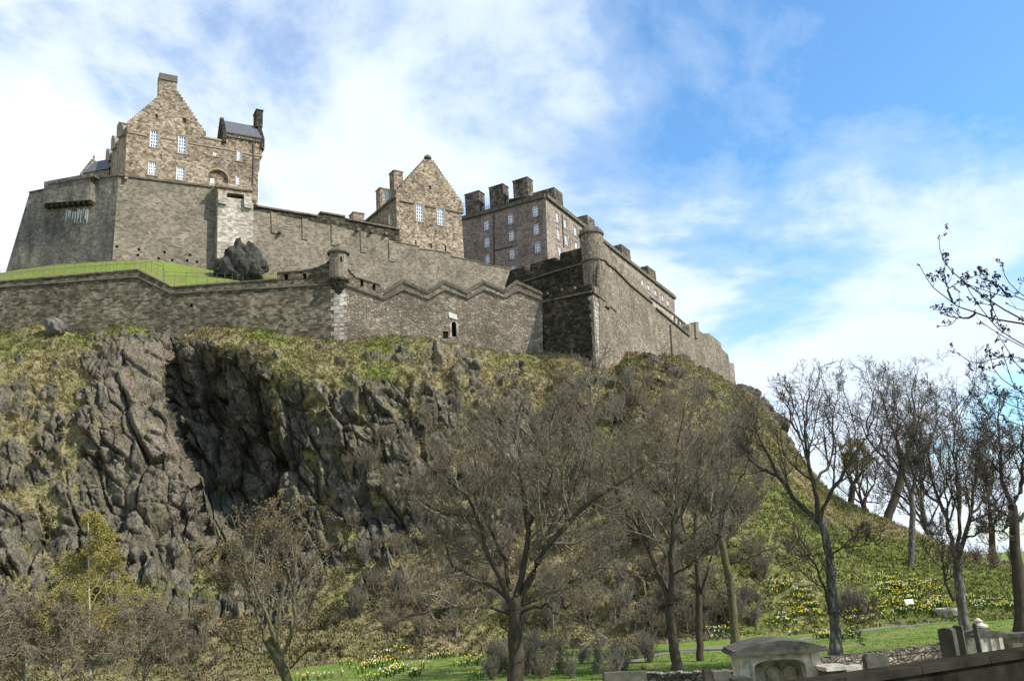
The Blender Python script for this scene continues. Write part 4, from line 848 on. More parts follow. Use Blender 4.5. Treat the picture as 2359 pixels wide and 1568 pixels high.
mb = MB(); ring = []
def lawn_z(x, y): return -5.0+(fbm(np.array([[x*.08, y*.08, 0]]), 3, 200)[0]-.5)*.35-min(max((38-y)/3, 0), 1)*.6
def on_lawn(px, py):
    r = ray(px, py); Y = 5.0/-r[2]
    for _ in range(4): Y = -lawn_z(r[0]*Y, Y)/-r[2]
    return np.array([r[0]*Y, Y, lawn_z(r[0]*Y, Y)])
for a, b in zip(pp[:-1], pp[1:]):
    for k in range(6):
        f_ = k/6; c = on_lawn(a[0]+(b[0]-a[0])*f_, a[1]+(b[1]-a[1])*f_); ring.append(c)
vv = []
for i, c in enumerate(ring):
    for s in (-1, -.33, .33, 1): q = c+np.array([0, s*.95, 0]); q[2] = lawn_z(q[0], q[1])+.02+.02*(1-abs(s)); vv.append(q)
ff = [[i*4+s, (i+1)*4+s, (i+1)*4+s+1, i*4+s+1] for i in range(len(ring)-1) for s in range(3)]
mb.add(vv, ff).build('path', M_PATH)['kind'] = 'structure'
# ------------------------------------------------------------------ winter trees
def norm(v): return v/(np.linalg.norm(v, axis=-1, keepdims=True)+1e-9)
def tubes(pts, rad, k):
    """pts (n,m,3), rad (n,m) -> vertices and quads of n tapering tubes with k sides"""
    n, m, _ = pts.shape; tg = np.gradient(pts, axis=1); tg = norm(tg)
    ref = np.where(np.abs(tg[..., 2:3]) < .85, np.array([0, 0, 1.]), np.array([1., 0, 0]))
    a = norm(np.cross(tg, ref)); b = np.cross(tg, a)
    ang = np.arange(k)*2*math.pi/k
    ring = a[:, :, None]*np.cos(ang)[:, None]+b[:, :, None]*np.sin(ang)[:, None]
    v = pts[:, :, None]+ring*rad[:, :, None, None]
    id_ = np.arange(n*m*k).reshape(n, m, k); nx = np.roll(id_, -1, axis=2)
    f = np.stack([id_[:, :-1], nx[:, :-1], nx[:, 1:], id_[:, 1:]], -1).reshape(-1, 4)
    return v.reshape(-1, 3), f
def resample(poly, rad, m, rng, wob=.0):
    poly = np.array(poly, float); d = np.r_[0, np.cumsum(np.linalg.norm(np.diff(poly, axis=0), axis=1))]
    s = np.linspace(0, d[-1], m); p = np.stack([np.interp(s, d, poly[:, i]) for i in range(3)], -1)
    if m > 4: p[1:-1] = (p[:-2]+2*p[1:-1]+p[2:])/4
    if wob: w = rng.normal(0, wob, (m, 3)); w[0] = 0; p = p+w
    r = np.interp(s, [0, d[-1]], rad); return p, r
def sprout(P, R, rng, per, ang, ratio, lenr, m, up=.25, tmin=.2, wig=.16, rmin=.006, crown=None, absl=None):
    """children along every parent polyline. P (n,k,3) R (n,k)"""
    n, k, _ = P.shape; t = tmin+(1-tmin)*(np.arange(per)[None]+rng.uniform(0, 1, (n, per)))/per
    x = t*(k-1); i = np.clip(x.astype(int), 0, k-2); f = (x-i)[..., None]
    idx = np.arange(n)[:, None]
    s = P[idx, i]*(1-f)+P[idx, i+1]*f; tg = norm(P[idx, i+1]-P[idx, i]); r = R[idx, i]*(1-f[..., 0])+R[idx, i+1]*f[..., 0]
    L_ = np.linalg.norm(P[:, -1]-P[:, 0], axis=1)[:, None]*lenr*(1.15-.55*t)*rng.uniform(.6, 1.25, (n, per))
    if absl is not None: L_ = absl*rng.uniform(.5, 1.3, (n, per))
    rnd = norm(rng.normal(size=(n, per, 3))); pr = norm(np.cross(tg, rnd)); a = np.radians(rng.uniform(ang[0], ang[1], (n, per)))[..., None]
    d = norm(tg*np.cos(a)+pr*np.sin(a)+np.array([0, 0, up]))
    s = s.reshape(-1, 3); d = d.reshape(-1, 3); L_ = L_.reshape(-1); r0 = np.minimum(r.reshape(-1)*ratio, np.maximum(L_*.03, rmin))
    r0 = np.maximum(r0, rmin)
    if crown is not None:
        c, ax = crown; tip = s+d*L_[:, None]; e = np.linalg.norm((tip-c)/ax, axis=1); L_ = np.where(e > 1, L_*np.clip(1.6-e, .25, 1), L_)
    pts = [s]; cur = s; step = (L_/(m-1))[:, None]
    for q in range(m-1):
        d = norm(d+rng.normal(0, wig, d.shape)+np.array([0, 0, up*.35])); cur = cur+d*step; pts.append(cur)
    pts = np.stack(pts, 1); rr = r0[:, None]*np.linspace(1, .38, m)[None]; rr = np.maximum(rr, rmin*.6)
    return pts, rr
def make_tree(name, label, cat, trunk, tr, limbs, seed, crown=None, mats=(M_BARK, M_BARK, M_TWIG), dens=1.0, group=None, leaves=None, wob=.05, up=.25, lens=(.5, .55, .55, .6), rmin=.0125, per=(10, 7, 6, 4), base=None):
    """trunk and limbs: polylines of world points; everything finer grows from them"""
    rng = np.random.default_rng(seed)
    root = thing(name, label, cat, trunk[0], group)
    tp, trd = resample(trunk, tr, 16, rng, wob*.4); trd = trd.copy(); trd[0] *= 1.45; trd[1] *= 1.12
    v, f = tubes(tp[None], trd[None], 12); mesh_np('trunk', v, f, mats[0], root, smooth=True)
    LP = []; LR = []
    for pl, (ra, rb) in limbs:
        p, r = resample(pl, (ra, rb), 14, rng, wob); LP.append(p); LR.append(r)
        v, f = tubes(p[None], r[None], 8); mesh_np('limb', v, f, mats[1], root, smooth=True)
    P0 = np.array(LP); R0 = np.array(LR)
    VS = []; FS = []; off = 0
    def emit(P, R, k):
        nonlocal off
        v, f = tubes(P, R, k); VS.append(v); FS.append(f+off); off += len(v)
    n1 = max(2, int(per[0]*dens)); n2 = max(2, int(per[1]*dens)); n3 = max(2, int(per[2]*dens)); n4 = max(1, int(per[3]*dens))
    A1, B1 = sprout(P0, R0, rng, n1, (30, 65), .6, lens[0], 8, up, .18, .15, .02, crown); emit(A1, B1, 5)
    A2, B2 = sprout(A1, B1, rng, n2, (32, 75), .6, lens[1], 6, up, .15, .24, .014, crown); emit(A2, B2, 4)
    A3, B3 = sprout(A2, B2, rng, n3, (30, 75), .6, lens[2], 5, up, .12, .27, rmin, crown); emit(A3, B3, 3)
    A4, B4 = sprout(A3, B3, rng, n4, (30, 75), .7, lens[3], 4, up, .1, .26, rmin*.85, crown); emit(A4, B4, 3)
    cr = mesh_np('crown', np.concatenate(VS), np.concatenate(FS), mats[2], root)
    if leaves:
        nl, size, cols = leaves; T = np.concatenate([A4[:, -1], A4[:, 2], A3[:, -1]]); T = T[rng.integers(0, len(T), nl)]+rng.normal(0, .07, (nl, 3))
        a = norm(rng.normal(size=(nl, 3)))*size; b = norm(np.cross(a, rng.normal(size=(nl, 3))))*size*.6
        v = np.stack([T-a, T+b, T+a, T-b], 1).reshape(-1, 3); f = np.arange(nl*4).reshape(-1, 4)
        cc = np.array(cols)[rng.integers(0, len(cols), nl)]*rng.uniform(.7, 1.25, (nl, 1)); lf = mesh_np('buds', v, f, M_VC, root, cr, cols=np.repeat(cc, 4, 0))
        lf['kind'] = 'stuff'
    return root, A4
def W_(pts, Y, rng=None, dy=0.0):
    """a limb from sight lines: it leaves the trunk at depth Y and drifts dy metres in depth by its tip"""
    n = len(pts); return [at(p[0], p[1], Y+dy*i/max(1, n-1)) for i, p in enumerate(pts)]
def el(px, py, Y, rx, rz): return (at(px, py, Y), np.array([rx, rx, rz]))
# 1 the big spreading tree in the middle
Y = 45
tr_ = W_([(1186, 1590), (1190, 1500), (1187, 1420), (1184, 1375)], Y)
lim = [(W_([c6(900, 1180), c6(850, 1050), c6(785, 930), c6(740, 740), c6(690, 660), c6(640, 600), c6(560, 545), c6(500, 500)], Y, dy=-2.5), (.17, .03)),
 (W_([c6(935, 1150), c6(985, 960), c6(1000, 800), c6(960, 600), c6(945, 430), c6(930, 300), c6(960, 180)], Y, dy=2), (.18, .03)),
 (W_([c6(950, 1170), c6(1010, 1040), c6(1080, 900), c6(1185, 800), c6(1330, 660), c6(1450, 590), c6(1570, 500)], Y, dy=-1.5), (.21, .03)),
 (W_([c6(1180, 810), c6(1190, 700), c6(1265, 490), c6(1300, 360), c6(1330, 210), c6(1345, 120)], Y-1, dy=2), (.10, .02)),
 (W_([c6(880, 1150), c6(800, 1085), c6(700, 1045), c6(600, 1000), c6(590, 880), c6(540, 780), c6(470, 740)], Y, dy=2.5), (.11, .02)),
 (W_([c6(900, 1230), c6(800, 1185), c6(640, 1200), c6(510, 1215), c6(400, 1245), c6(280, 1300), c6(190, 1330)], Y, dy=-3), (.11, .02)),
 (W_([c6(960, 1190), c6(1040, 1150), c6(1150, 1110), c6(1240, 1060), c6(1350, 1000), c6(1450, 1020)], Y, dy=2), (.10, .02)),
 (W_([c6(960, 1230), c6(1080, 1180), c6(1140, 1240), c6(1240, 1275), c6(1360, 1290)], Y, dy=-3), (.09, .02)),
 (W_([c6(905, 1120), c6(880, 960), c6(790, 800), c6(745, 620), c6(720, 430), c6(760, 270)], Y, dy=3.5), (.12, .02)),
 (W_([c6(740, 760), c6(600, 740), c6(480, 690), c6(380, 660), c6(300, 600)], Y-1, dy=-1), (.08, .02)),
 (W_([c6(1000, 800), c6(1100, 650), c6(1120, 480), c6(1090, 330), c6(1130, 200)], Y, dy=-3), (.10, .02))]
make_tree('bare_tree', 'largest bare tree in the middle with a thick forked trunk and wide twiggy crown', 'tree', tr_, (.40, .33), lim, 11, el(1200, 1190, Y, 8.2, 7.4), (M_BARK, M_BARK, M_TWIG), 1.12)
# 2 budding tree left of it
Y = 50
tr_ = W_([(672, 1600), (655, 1545), (632, 1500), (618, 1470)], Y)
lim = [(W_([c5(1850, 1290+60), c5(1780, 1200), c5(1740, 1090), c5(1690, 950), c5(1650, 800), c5(1620, 650)], Y, dy=2), (.15, .02)),
 (W_([c5(1900, 1350), c5(1860, 1230), c5(1820, 1120), c5(1760, 1000), c5(1700, 820), c5(1700, 600), c5(1760, 420)], Y, dy=-1), (.13, .02)),
 (W_([c5(1900, 1370), c5(1950, 1250), c5(2010, 1170), c5(1970, 1040), c5(1990, 850), c5(2000, 640), c5(2020, 450)], Y, dy=1), (.14, .02)),
 (W_([c5(2010, 1180), c5(2100, 1190), c5(2220, 1160), c5(2300, 1080)], Y, dy=-1), (.07, .02)),
 (W_([c5(1870, 1250), c5(1890, 1050), c5(1900, 850), c5(1880, 640), c5(1850, 480)], Y, dy=2), (.10, .02)),
 (W_([c5(1790, 1340), c5(1680, 1320), c5(1560, 1280), c5(1460, 1200), c5(1380, 1110)], Y, dy=-2), (.08, .02)),
 (W_([c5(1700, 1000), c5(1600, 980), c5(1480, 880), c5(1400, 760)], Y, dy=1), (.06, .02)),
 (W_([c5(1960, 1440), c5(2050, 1340), c5(2180, 1290), c5(2300, 1330)], Y, dy=-2), (.06, .02))]
make_tree('budding_tree', 'low round tree with brown opening buds at lower left below the shaded gully', 'tree', tr_, (.28, .24), lim, 23, el(620, 1320, Y, 4.6, 4.3), (M_BARKM, M_BARKM, M_TWIG), .95, leaves=(9000, .06, [(.16, .11, .055), (.2, .14, .06), (.13, .11, .05)]))
# 3..: trees to the right of the middle
def T7(name, label, Y, tp, tr, limbs, seed, cr, mats, dens=.9, **k):
    lim = []; rs = np.random.default_rng(seed)
    for pl, r, dy in limbs: lim.append((W_([c7(*p) for p in pl], Y, dy=dy), (r*.9, .018)))
    if Y > 90: tp = [(tp[0][0]-8, tp[0][1]+70)]+tp
    return make_tree(name, label, 'tree', W_([c7(*p) for p in tp], Y), tr, lim, seed, el(*c7(*cr[:2]), Y, cr[2], cr[3]), mats, dens, **k)
T7('bare_tree', 'bare tree with low v-shaped fork, nearest trunk to the right of the big tree', 50,
   [(296, 1525), (275, 1380), (258, 1260), (256, 1190)], (.29, .25),
   [([(254, 1190), (215, 1060), (165, 950), (110, 830), (75, 680), (60, 520), (90, 380)], .17, 1.5), ([(258, 1185), (262, 1050), (262, 930), (280, 780), (300, 620), (290, 450), (310, 300), (330, 190)], .18, -1),
    ([(265, 1040), (340, 1000), (400, 960), (450, 880)], .08, -2), ([(275, 800), (350, 680), (400, 520), (420, 360)], .09, 2), ([(110, 830), (30, 720), (-30, 560), (-20, 420)], .08, -1.5), ([(280, 780), (200, 620), (180, 460), (210, 300)], .09, 3)], 31, (235, 560, 6.2, 8.0), (M_BARK, M_BARK, M_TWIG), 1.0)
T7('bare_tree', 'slim dark bare tree standing straight, middle of the three trunks behind the tomb', 54,
   [(412, 1515), (400, 1350), (400, 1150), (388, 960)], (.22, .16),
   [([(388, 960), (380, 800), (400, 640), (395, 480), (410, 330), (400, 230)], .13, 1), ([(400, 1160), (440, 1040), (470, 920), (520, 800), (540, 640)], .10, -2), ([(395, 1000), (340, 880), (310, 740), (330, 580), (320, 420)], .10, 2), ([(392, 900), (460, 780), (500, 620), (490, 450), (520, 330)], .09, 1)], 37, (430, 540, 5.5, 7.4), (M_BARK, M_BARK, M_TWIGG), .95)
T7('bare_tree', 'mossy green trunked bare tree right behind the arched tomb', 60,
   [(584, 1405), (570, 1280), (562, 1150), (530, 960), (508, 860)], (.30, .22),
   [([(508, 860), (505, 720), (530, 620), (560, 520), (555, 400), (590, 290)], .15, -1), ([(560, 1140), (480, 1110), (450, 1050)], .07, -2), ([(512, 900), (600, 800), (660, 700), (720, 640), (770, 570)], .10, 1.5), ([(505, 860), (440, 760), (430, 640), (380, 560), (350, 440)], .11, 2), ([(505, 740), (570, 640), (640, 500), (650, 370), (690, 280)], .10, -2), ([(540, 980), (640, 960), (720, 930), (800, 900)], .06, -1)], 41, (560, 560, 7.0, 8.6), (M_BARKM, M_BARK, M_TWIG), .9)
T7('bare_tree', 'tall grey barked bare tree on the lawn right of the arched tomb', 48,
   [(1078, 1440), (1072, 1280), (1058, 1100), (1045, 960), (1025, 850), (1000, 780)], (.29, .19),
   [([(995, 780), (905, 715), (840, 620), (780, 545), (730, 450), (700, 370), (680, 270), (700, 180)], .17, 1.5), ([(1000, 780), (985, 690), (955, 560), (945, 460), (915, 385), (935, 280), (930, 190), (950, 110)], .17, -1),
    ([(1000, 770), (1060, 620), (1130, 520), (1210, 390), (1245, 250), (1262, 130)], .14, -2), ([(1048, 1240), (1030, 1130), (980, 1010), (910, 880), (870, 790)], .11, -1.5), ([(965, 600), (1050, 500), (1070, 400), (1060, 260), (1090, 160)], .10, 2),
    ([(915, 385), (860, 300), (840, 200), (860, 110)], .08, 1), ([(780, 545), (700, 520), (640, 450), (620, 330)], .08, 2), ([(1050, 950), (1120, 900), (1200, 900), (1290, 860)], .05, -2), ([(1000, 940), (920, 950), (830, 940)], .05, -2), ([(1040, 1220), (1110, 1250), (1200, 1285), (1290, 1230)], .05, -3)], 43, (940, 520, 6.6, 9.9), (M_BARKG, M_BARK, M_TWIGK), .96, lens=(.5, .55, .55, .6))
T7('bare_tree', 'bare tree with a multi-stemmed crown behind the dark headstones at right', 45,
   [(1745, 1450), (1715, 1300), (1698, 1180), (1688, 1080), (1676, 970)], (.25, .2),
   [([(1672, 970), (1645, 850), (1600, 700), (1550, 580), (1530, 430), (1500, 330)], .15, 1), ([(1678, 970), (1715, 870), (1742, 740), (1765, 600), (1790, 450), (1780, 330)], .15, -1), ([(1660, 1170), (1615, 1060), (1600, 990), (1610, 890), (1580, 800)], .09, -1),
    ([(1676, 960), (1690, 780), (1680, 600), (1650, 430), (1660, 280), (1640, 170)], .12, 2), ([(1600, 700), (1520, 640), (1450, 520), (1430, 400)], .08, 1), ([(1745, 740), (1830, 660), (1860, 540), (1850, 420)], .08, 2), ([(1720, 860), (1800, 830), (1880, 770)], .06, -1)], 47, (1650, 500, 6.2, 8.4), (M_BARKG, M_BARK, M_TWIGK), 1.0)
T7('bare_tree', 'straight dark trunked bare tree nearest the right edge of the photo', 46,
   [(1998, 1325), (1985, 1150), (1972, 980), (1962, 820), (1950, 700)], (.30, .22),
   [([(1948, 700), (1905, 620), (1880, 500), (1905, 400), (1870, 280), (1900, 190)], .14, 1), ([(1955, 700), (1990, 600), (2010, 480), (2000, 360), (2030, 240)], .14, -1), ([(1960, 790), (2060, 700), (2120, 560), (2110, 420)], .10, 1), ([(1950, 760), (1880, 720), (1840, 620), (1810, 500)], .08, 2), ([(1965, 860), (1890, 830), (1820, 800)], .05, -2)], 53, (1975, 480, 6.0, 8.2), (M_BARK, M_BARK, M_TWIGK), 1.0)
YR = ground_on_hill(*c7(1448, 985))[1]
T7('bare_tree', 'bare tree with exposed pale roots on the slope above the daffodils', YR,
   [(1448, 985), (1452, 860), (1458, 740), (1450, 640)], (.32, .26),
   [([(1448, 640), (1400, 520), (1370, 380), (1390, 240), (1350, 120)], .2, 1), ([(1452, 640), (1480, 500), (1500, 360), (1480, 230), (1500, 130)], .2, -1), ([(1450, 700), (1380, 640), (1330, 560), (1280, 520)], .14, 2), ([(1455, 690), (1540, 620), (1590, 500), (1600, 380)], .14, 1), ([(1400, 520), (1320, 430), (1270, 320), (1290, 200)], .12, 3)], 59, (1430, 380, 9.2, 11.5), (M_BARKG, M_BARK, M_TWIGK), 1.0, rmin=.014)
T7('bare_tree', 'dark tree leaning right on the hill crest in front of the bright sky', 121,
   [(1330, 760), (1365, 680), (1395, 580), (1410, 500)], (.6, .5),
   [([(1408, 500), (1380, 380), (1330, 260), (1300, 150), (1260, 60)], .3, 1), ([(1412, 500), (1450, 380), (1470, 240), (1450, 110), (1480, 30)], .3, -1), ([(1400, 560), (1330, 480), (1250, 400), (1200, 280), (1180, 180)], .25, 2), ([(1412, 520), (1520, 420), (1580, 300), (1570, 190)], .25, 2), ([(1380, 640), (1300, 620), (1240, 560)], .15, -1)], 61, (1390, 310, 15, 13.5), (M_BARK, M_BARK, M_TWIGK), .95, rmin=.018)
T7('bare_tree', 'small forked tree with a greenish crown on the hill crest left of the leaning tree', 132,
   [(1152, 672), (1158, 630), (1160, 600)], (.5, .42),
   [([(1160, 600), (1130, 540), (1110, 480), (1120, 420)], .28, 1), ([(1162, 600), (1200, 540), (1220, 470), (1200, 400)], .28, -1), ([(1158, 610), (1180, 560), (1170, 480), (1160, 420)], .2, 1)], 67, (1160, 500, 7.5, 6.5), (M_BARK, M_BARK, M_TWIGY), 1.0, rmin=.022, leaves=(2200, .12, [(.15, .18, .05), (.2, .2, .08)]))
T7('bare_tree', 'low bent tree with curling limbs on the crest, right of the green crowned tree', 126,
   [(1215, 700), (1222, 660), (1235, 640)], (.3, .26),
   [([(1235, 640), (1270, 590), (1275, 520), (1250, 470)], .2, 1), ([(1222, 655), (1200, 600), (1210, 540), (1230, 480)], .18, -1), ([(1225, 680), (1290, 690), (1320, 650)], .12, 0)], 71, (1240, 560, 5, 5), (M_BARK, M_BARK, M_TWIGK), .9, rmin=.02)
# far crowns beyond the crest, copied from the leaning tree
src = [o for o in COL.objects if o.get('label', '').startswith('dark tree leaning')][0]
def copy_tree(o, loc, rz, sc, label, group=None):
    r = o.copy(); COL.objects.link(r); r.location = loc; r.rotation_euler = (0, 0, rz); r.scale = (sc,)*3; r['label'] = label
    if group: r['group'] = group
    for ch in list(o.children):
        c = ch.copy(); COL.objects.link(c); c.parent = r
        for g_ in ch.children: d = g_.copy(); COL.objects.link(d); d.parent = c
    return r
src2 = [o for o in COL.objects if o.get('label', '').startswith('bare tree with exposed')][0]
far_lab = ['bare tree half hidden behind the leaning tree on the crest', 'hazy bare tree low behind the crest between the two right trunks', 'bare tree beyond the crest just right of the exposed-root tree', 'faint bare tree low on the skyline near the right edge']
for (x, y, Y_, rz, sc, s_), lb in zip(((1290, 770, 150, 2.0, .8, 0), (1620, 900, 140, 3.4, .85, 0), (1540, 880, 125, 1.2, 1.0, 1), (1830, 930, 145, 4.6, .9, 0)), far_lab):
    copy_tree((src, src2)[s_], at(*c7(x, y), Y_)-np.array([0, 0, 3.5]), rz, sc, lb)
# small pale tree right under the bastion
Y = 104
def T3(name, label, Y, tp, tr, limbs, seed, cr, mats, dens, **k):
    lim = [(W_([c3(*p) for p in pl], Y, dy=dy), (r, .02)) for pl, r, dy in limbs]
    return make_tree(name, label, 'tree', W_([c3(*p) for p in tp], Y), tr, lim, seed, el(*c3(*cr[:2]), Y, cr[2], cr[3]), mats, dens, **k)
T3('bare_tree', 'small pale grey bare tree growing on the slope right below the bastion corner', 104, [(1045, 1640), (1042, 1570), (1044, 1500)], (.16, .12),
   [([(1044, 1500), (1000, 1420), (960, 1350), (930, 1330)], .09, 1), ([(1044, 1510), (1080, 1430), (1110, 1350), (1180, 1310)], .09, -1), ([(1043, 1540), (1045, 1440), (1040, 1370), (1060, 1320)], .09, 1), ([(1045, 1560), (960, 1500), (910, 1440), (900, 1390)], .07, 0), ([(1045, 1580), (1120, 1520), (1200, 1450)], .07, 0)], 73, (1045, 1450, 7, 6.5), (M_TWIGG, M_TWIGG, M_TWIGG), .8, rmin=.016)
# birches at lower left
def birch(label, x, y0, y1, Y, seed, twig, leaves=None, dens=1.0, rx=2.8, group=None, bk=None):
    rs = np.random.default_rng(seed); b0 = at(x, y0, Y); b1 = at(x-6, y1, Y); H = b1[2]-b0[2]
    tp = [b0+(b1-b0)*s+np.array([rs.normal(0, .06), 0, 0]) for s in np.linspace(0, 1, 8)]
    lim = []
    for i in range(24):
        s = .2+.78*i/22; a = rs.uniform(0, 6.28); l = (1-s)*rx*1.15+.6; p = tp[0]+(tp[-1]-tp[0])*s; d = np.array([math.cos(a), math.sin(a), 0])
        lim.append(([p, p+d*l*.4+[0, 0, l*.5], p+d*l*.8+[0, 0, l*.7], p+d*l*1.05+[0, 0, l*.45]], (.045*(1.3-s), .012)))
    return make_tree('birch_tree', label, 'tree', tp, (.075, .025), lim, seed, None, (bk or M_BIRCH, twig, twig), dens, leaves=leaves, wob=.03, up=-.05, lens=(.5, .55, .55, .6), per=(8, 6, 5, 3), rmin=.011, group=group)
birch('young birch with a white trunk and yellow green leaves at lower left', 207, 1620, 1205, 52, 81, M_TWIGY, (12000, .05, [(.25, .21, .045), (.31, .25, .07), (.2, .18, .045)]), 1.0, 3.6)
birch('bare birch with a pale thin trunk at the lower left corner', 62, 1640, 1385, 50, 83, M_TWIGP, None, 1.1, 3.4)
birch('bare birch half out of the picture at the far lower left', -40, 1660, 1300, 48, 84, M_TWIGP, None, 1.0, 3.4, bk=M_TWIGP)
birch('purplish bare birch sapling between the white birch and the budding tree', 330, 1640, 1390, 50, 87, M_TWIGP, None, 1.0, 2.6, bk=M_TWIGP)
birch('purplish bare birch sapling just left of the leafing birch', 140, 1640, 1380, 49, 88, M_TWIGP, None, 1.0, 2.6, bk=M_TWIGP)
# overhanging branch of a near tree whose trunk stands right of the picture
Y = 9.0; BB = [
 [(1110, 742), (1000, 745), (850, 715), (730, 680), (640, 650), (570, 605), (450, 530), (380, 430), (335, 330)],
 [(1110, 735), (1040, 700), (940, 660), (840, 600), (740, 500), (640, 460), (540, 380), (480, 270), (475, 135)],
 [(1110, 575), (1000, 570), (850, 545), (780, 500), (650, 460)], [(1110, 910), (960, 850), (850, 750), (760, 620), (650, 470), (645, 400)],
 [(1110, 1000), (950, 985), (830, 1040), (700, 1065), (620, 970)], [(1110, 1262), (940, 1190), (860, 1080), (830, 910)],
 [(1110, 1290), (850, 1265), (720, 1210), (680, 1130)], [(1110, 1485), (900, 1450), (780, 1400), (710, 1390)], [(1110, 575), (1040, 530), (930, 400), (930, 340)],
 [(1000, 565), (900, 490), (780, 430), (740, 400)], [(1110, 930), (900, 840), (770, 740)], [(570, 605), (530, 470), (510, 370)], [(1110, 1120), (1010, 1020), (930, 880), (890, 820)], [(1110, 1380), (980, 1330), (870, 1290), (820, 1180)], [(1110, 1330), (1000, 1180), (940, 1000), (930, 930)], [(860, 740), (850, 600), (840, 470)], [(1110, 660), (1030, 650), (960, 620)], [(730, 690), (690, 715), (590, 715), (525, 690)]]
hub = at(2700, 1050, Y+.5); t0 = hub.copy(); t0[2] = -1.65
rng = np.random.default_rng(5); root = thing('overhanging_tree', 'near dark budding tree whose branches reach in from the upper right edge', 'tree', t0)
v, f = tubes(resample([t0, (t0+hub)/2+np.array([.1, 0, 0]), hub, hub+np.array([-.05, .1, 1.6])], (.16, .07), 12, rng)[0][None], np.linspace(.16, .06, 12)[None], 10); mesh_np('trunk', v, f, M_BARK, root, smooth=True)
LP = []; LR = []; rr = [.013, .011]+[.008]*20
for i, b in enumerate(BB):
    pl = [at(*cb9(*p), Y+.15*math.sin(i*2.1)+.05*k) for k, p in enumerate(b)]
    if b[0][0] >= 1100: pl = [hub+np.array([0, 0, .8-1.6*b[0][1]/1480])]+[(hub+np.array([0, 0, .8-1.6*b[0][1]/1480]))*.5+pl[0]*.5]+pl
    p, r = resample(pl, (rr[i]*1.6, .0032), 22, rng, .006); LP.append(p); LR.append(r)
for i, (p, r) in enumerate(zip(LP, LR)):
    v, f = tubes(p[None], r[None], 6); mesh_np('limb', v, f, M_TWIGD, root, smooth=True)
A1, B1 = sprout(np.array([p[6:] for p in LP]), np.array([r[6:] for r in LR]), rng, 7, (35, 75), .7, 1, 6, .35, .1, .16, .0028, None, absl=.17)
A2, B2 = sprout(A1, B1, rng, 2, (30, 60), .7, 1, 4, .3, .2, .15, .0024, None, absl=.06)
v1, f1 = tubes(A1, B1, 4); v2, f2 = tubes(A2, B2, 4); cr = mesh_np('twigs', np.concatenate([v1, v2]), np.concatenate([f1, f2+len(v1)]), M_TWIGD, root); cr['kind'] = 'stuff'
T = np.concatenate([A1[:, -1], A2[:, -1], A2[:, 2], np.array([p[-1] for p in LP])]); T = np.repeat(T, 3, 0)+rng.normal(0, .009, (len(T)*3, 3)); d = norm(rng.normal(size=T.shape)+[0, 0, .6])*.012
pb = np.stack([T-d, T, T+d], 1); rb = np.tile(np.array([.003, .0075, .001]), (len(T), 1)); v, f = tubes(pb, rb, 5); bd = mesh_np('buds', v, f, M_TWIGD, root); bd['kind'] = 'stuff'
# ------------------------------------------------------------------ scrub on the slope: many-stemmed leafless bushes
def shrub_mesh(seed, n=16, h=2.4, r=1.5):
    rng = np.random.default_rng(seed); a = rng.uniform(0, 6.28, n); s = rng.normal(0, .15, (n, 3)); s[:, 2] = -.2
    tip = np.stack([np.cos(a)*rng.uniform(.2, 1, n)*r, np.sin(a)*rng.uniform(.2, 1, n)*r, rng.uniform(.6, 1, n)*h], -1)
    tt = np.linspace(0, 1, 6)[None, :, None]; P = s[:, None]*(1-tt)+tip[:, None]*tt; P[:, 1:-1] += rng.normal(0, .08, P[:, 1:-1].shape); R = np.tile(np.linspace(.045, .015, 6), (n, 1))
    A, B = sprout(P, R, rng, 7, (25, 60), .6, .4, 5, .25, .15, .2, .014); A2, B2 = sprout(A, B, rng, 5, (25, 60), .6, .5, 4, .2, .1, .2, .012); A3, B3 = sprout(A2, B2, rng, 3, (25, 60), .7, .55, 3, .2, .1, .2, .010)
    V = []; Fc = []; o = 0
    for p, q, k in ((P, R, 5), (A, B, 4), (A2, B2, 3), (A3, B3, 3)):
        v, f = tubes(p, q, k); V.append(v); Fc.append(f+o); o += len(v)
    return np.concatenate(V), np.concatenate(Fc)
SH = []
for i, mm in enumerate((M_TWIGG, M_TWIG, M_TWIGP)):
    v, f = shrub_mesh(300+i); me_o = mesh_np('bare_shrub', v, f, mm, loc=(0, 0, 0)); SH.append(me_o)
rng = np.random.default_rng(12); k = 0
spots = []
for _ in range(2400):
    px = rng.uniform(800, 1760); fy = rng.uniform(0, 1); top_y = np.interp(px, [800, 1000, 1250, 1400, 1500, 1700], [1010, 960, 860, 870, 880, 920]); py = top_y+fy*(1440-top_y)
    if rng.uniform() < .3+.6*(px > 1120): spots.append((px, py))
    if len(spots) >= 190: break
spots += [(rng.uniform(0, 500), rng.uniform(1420, 1550)) for _ in range(30)]+[(rng.uniform(900, 1700), rng.uniform(1400, 1470)) for _ in range(26)]+[(rng.uniform(1130, 1500), rng.uniform(1500, 1566)) for _ in range(36)]+[(1960, 1400), (1985, 1405), (1935, 1408), (2330, 1290), (2290, 1300), (2250, 1290)]
q_ = HILL.reshape(-1, 3); SXZ = np.stack([q_[:, 0]/q_[:, 1], q_[:, 2]/q_[:, 1]], -1)
first = {}
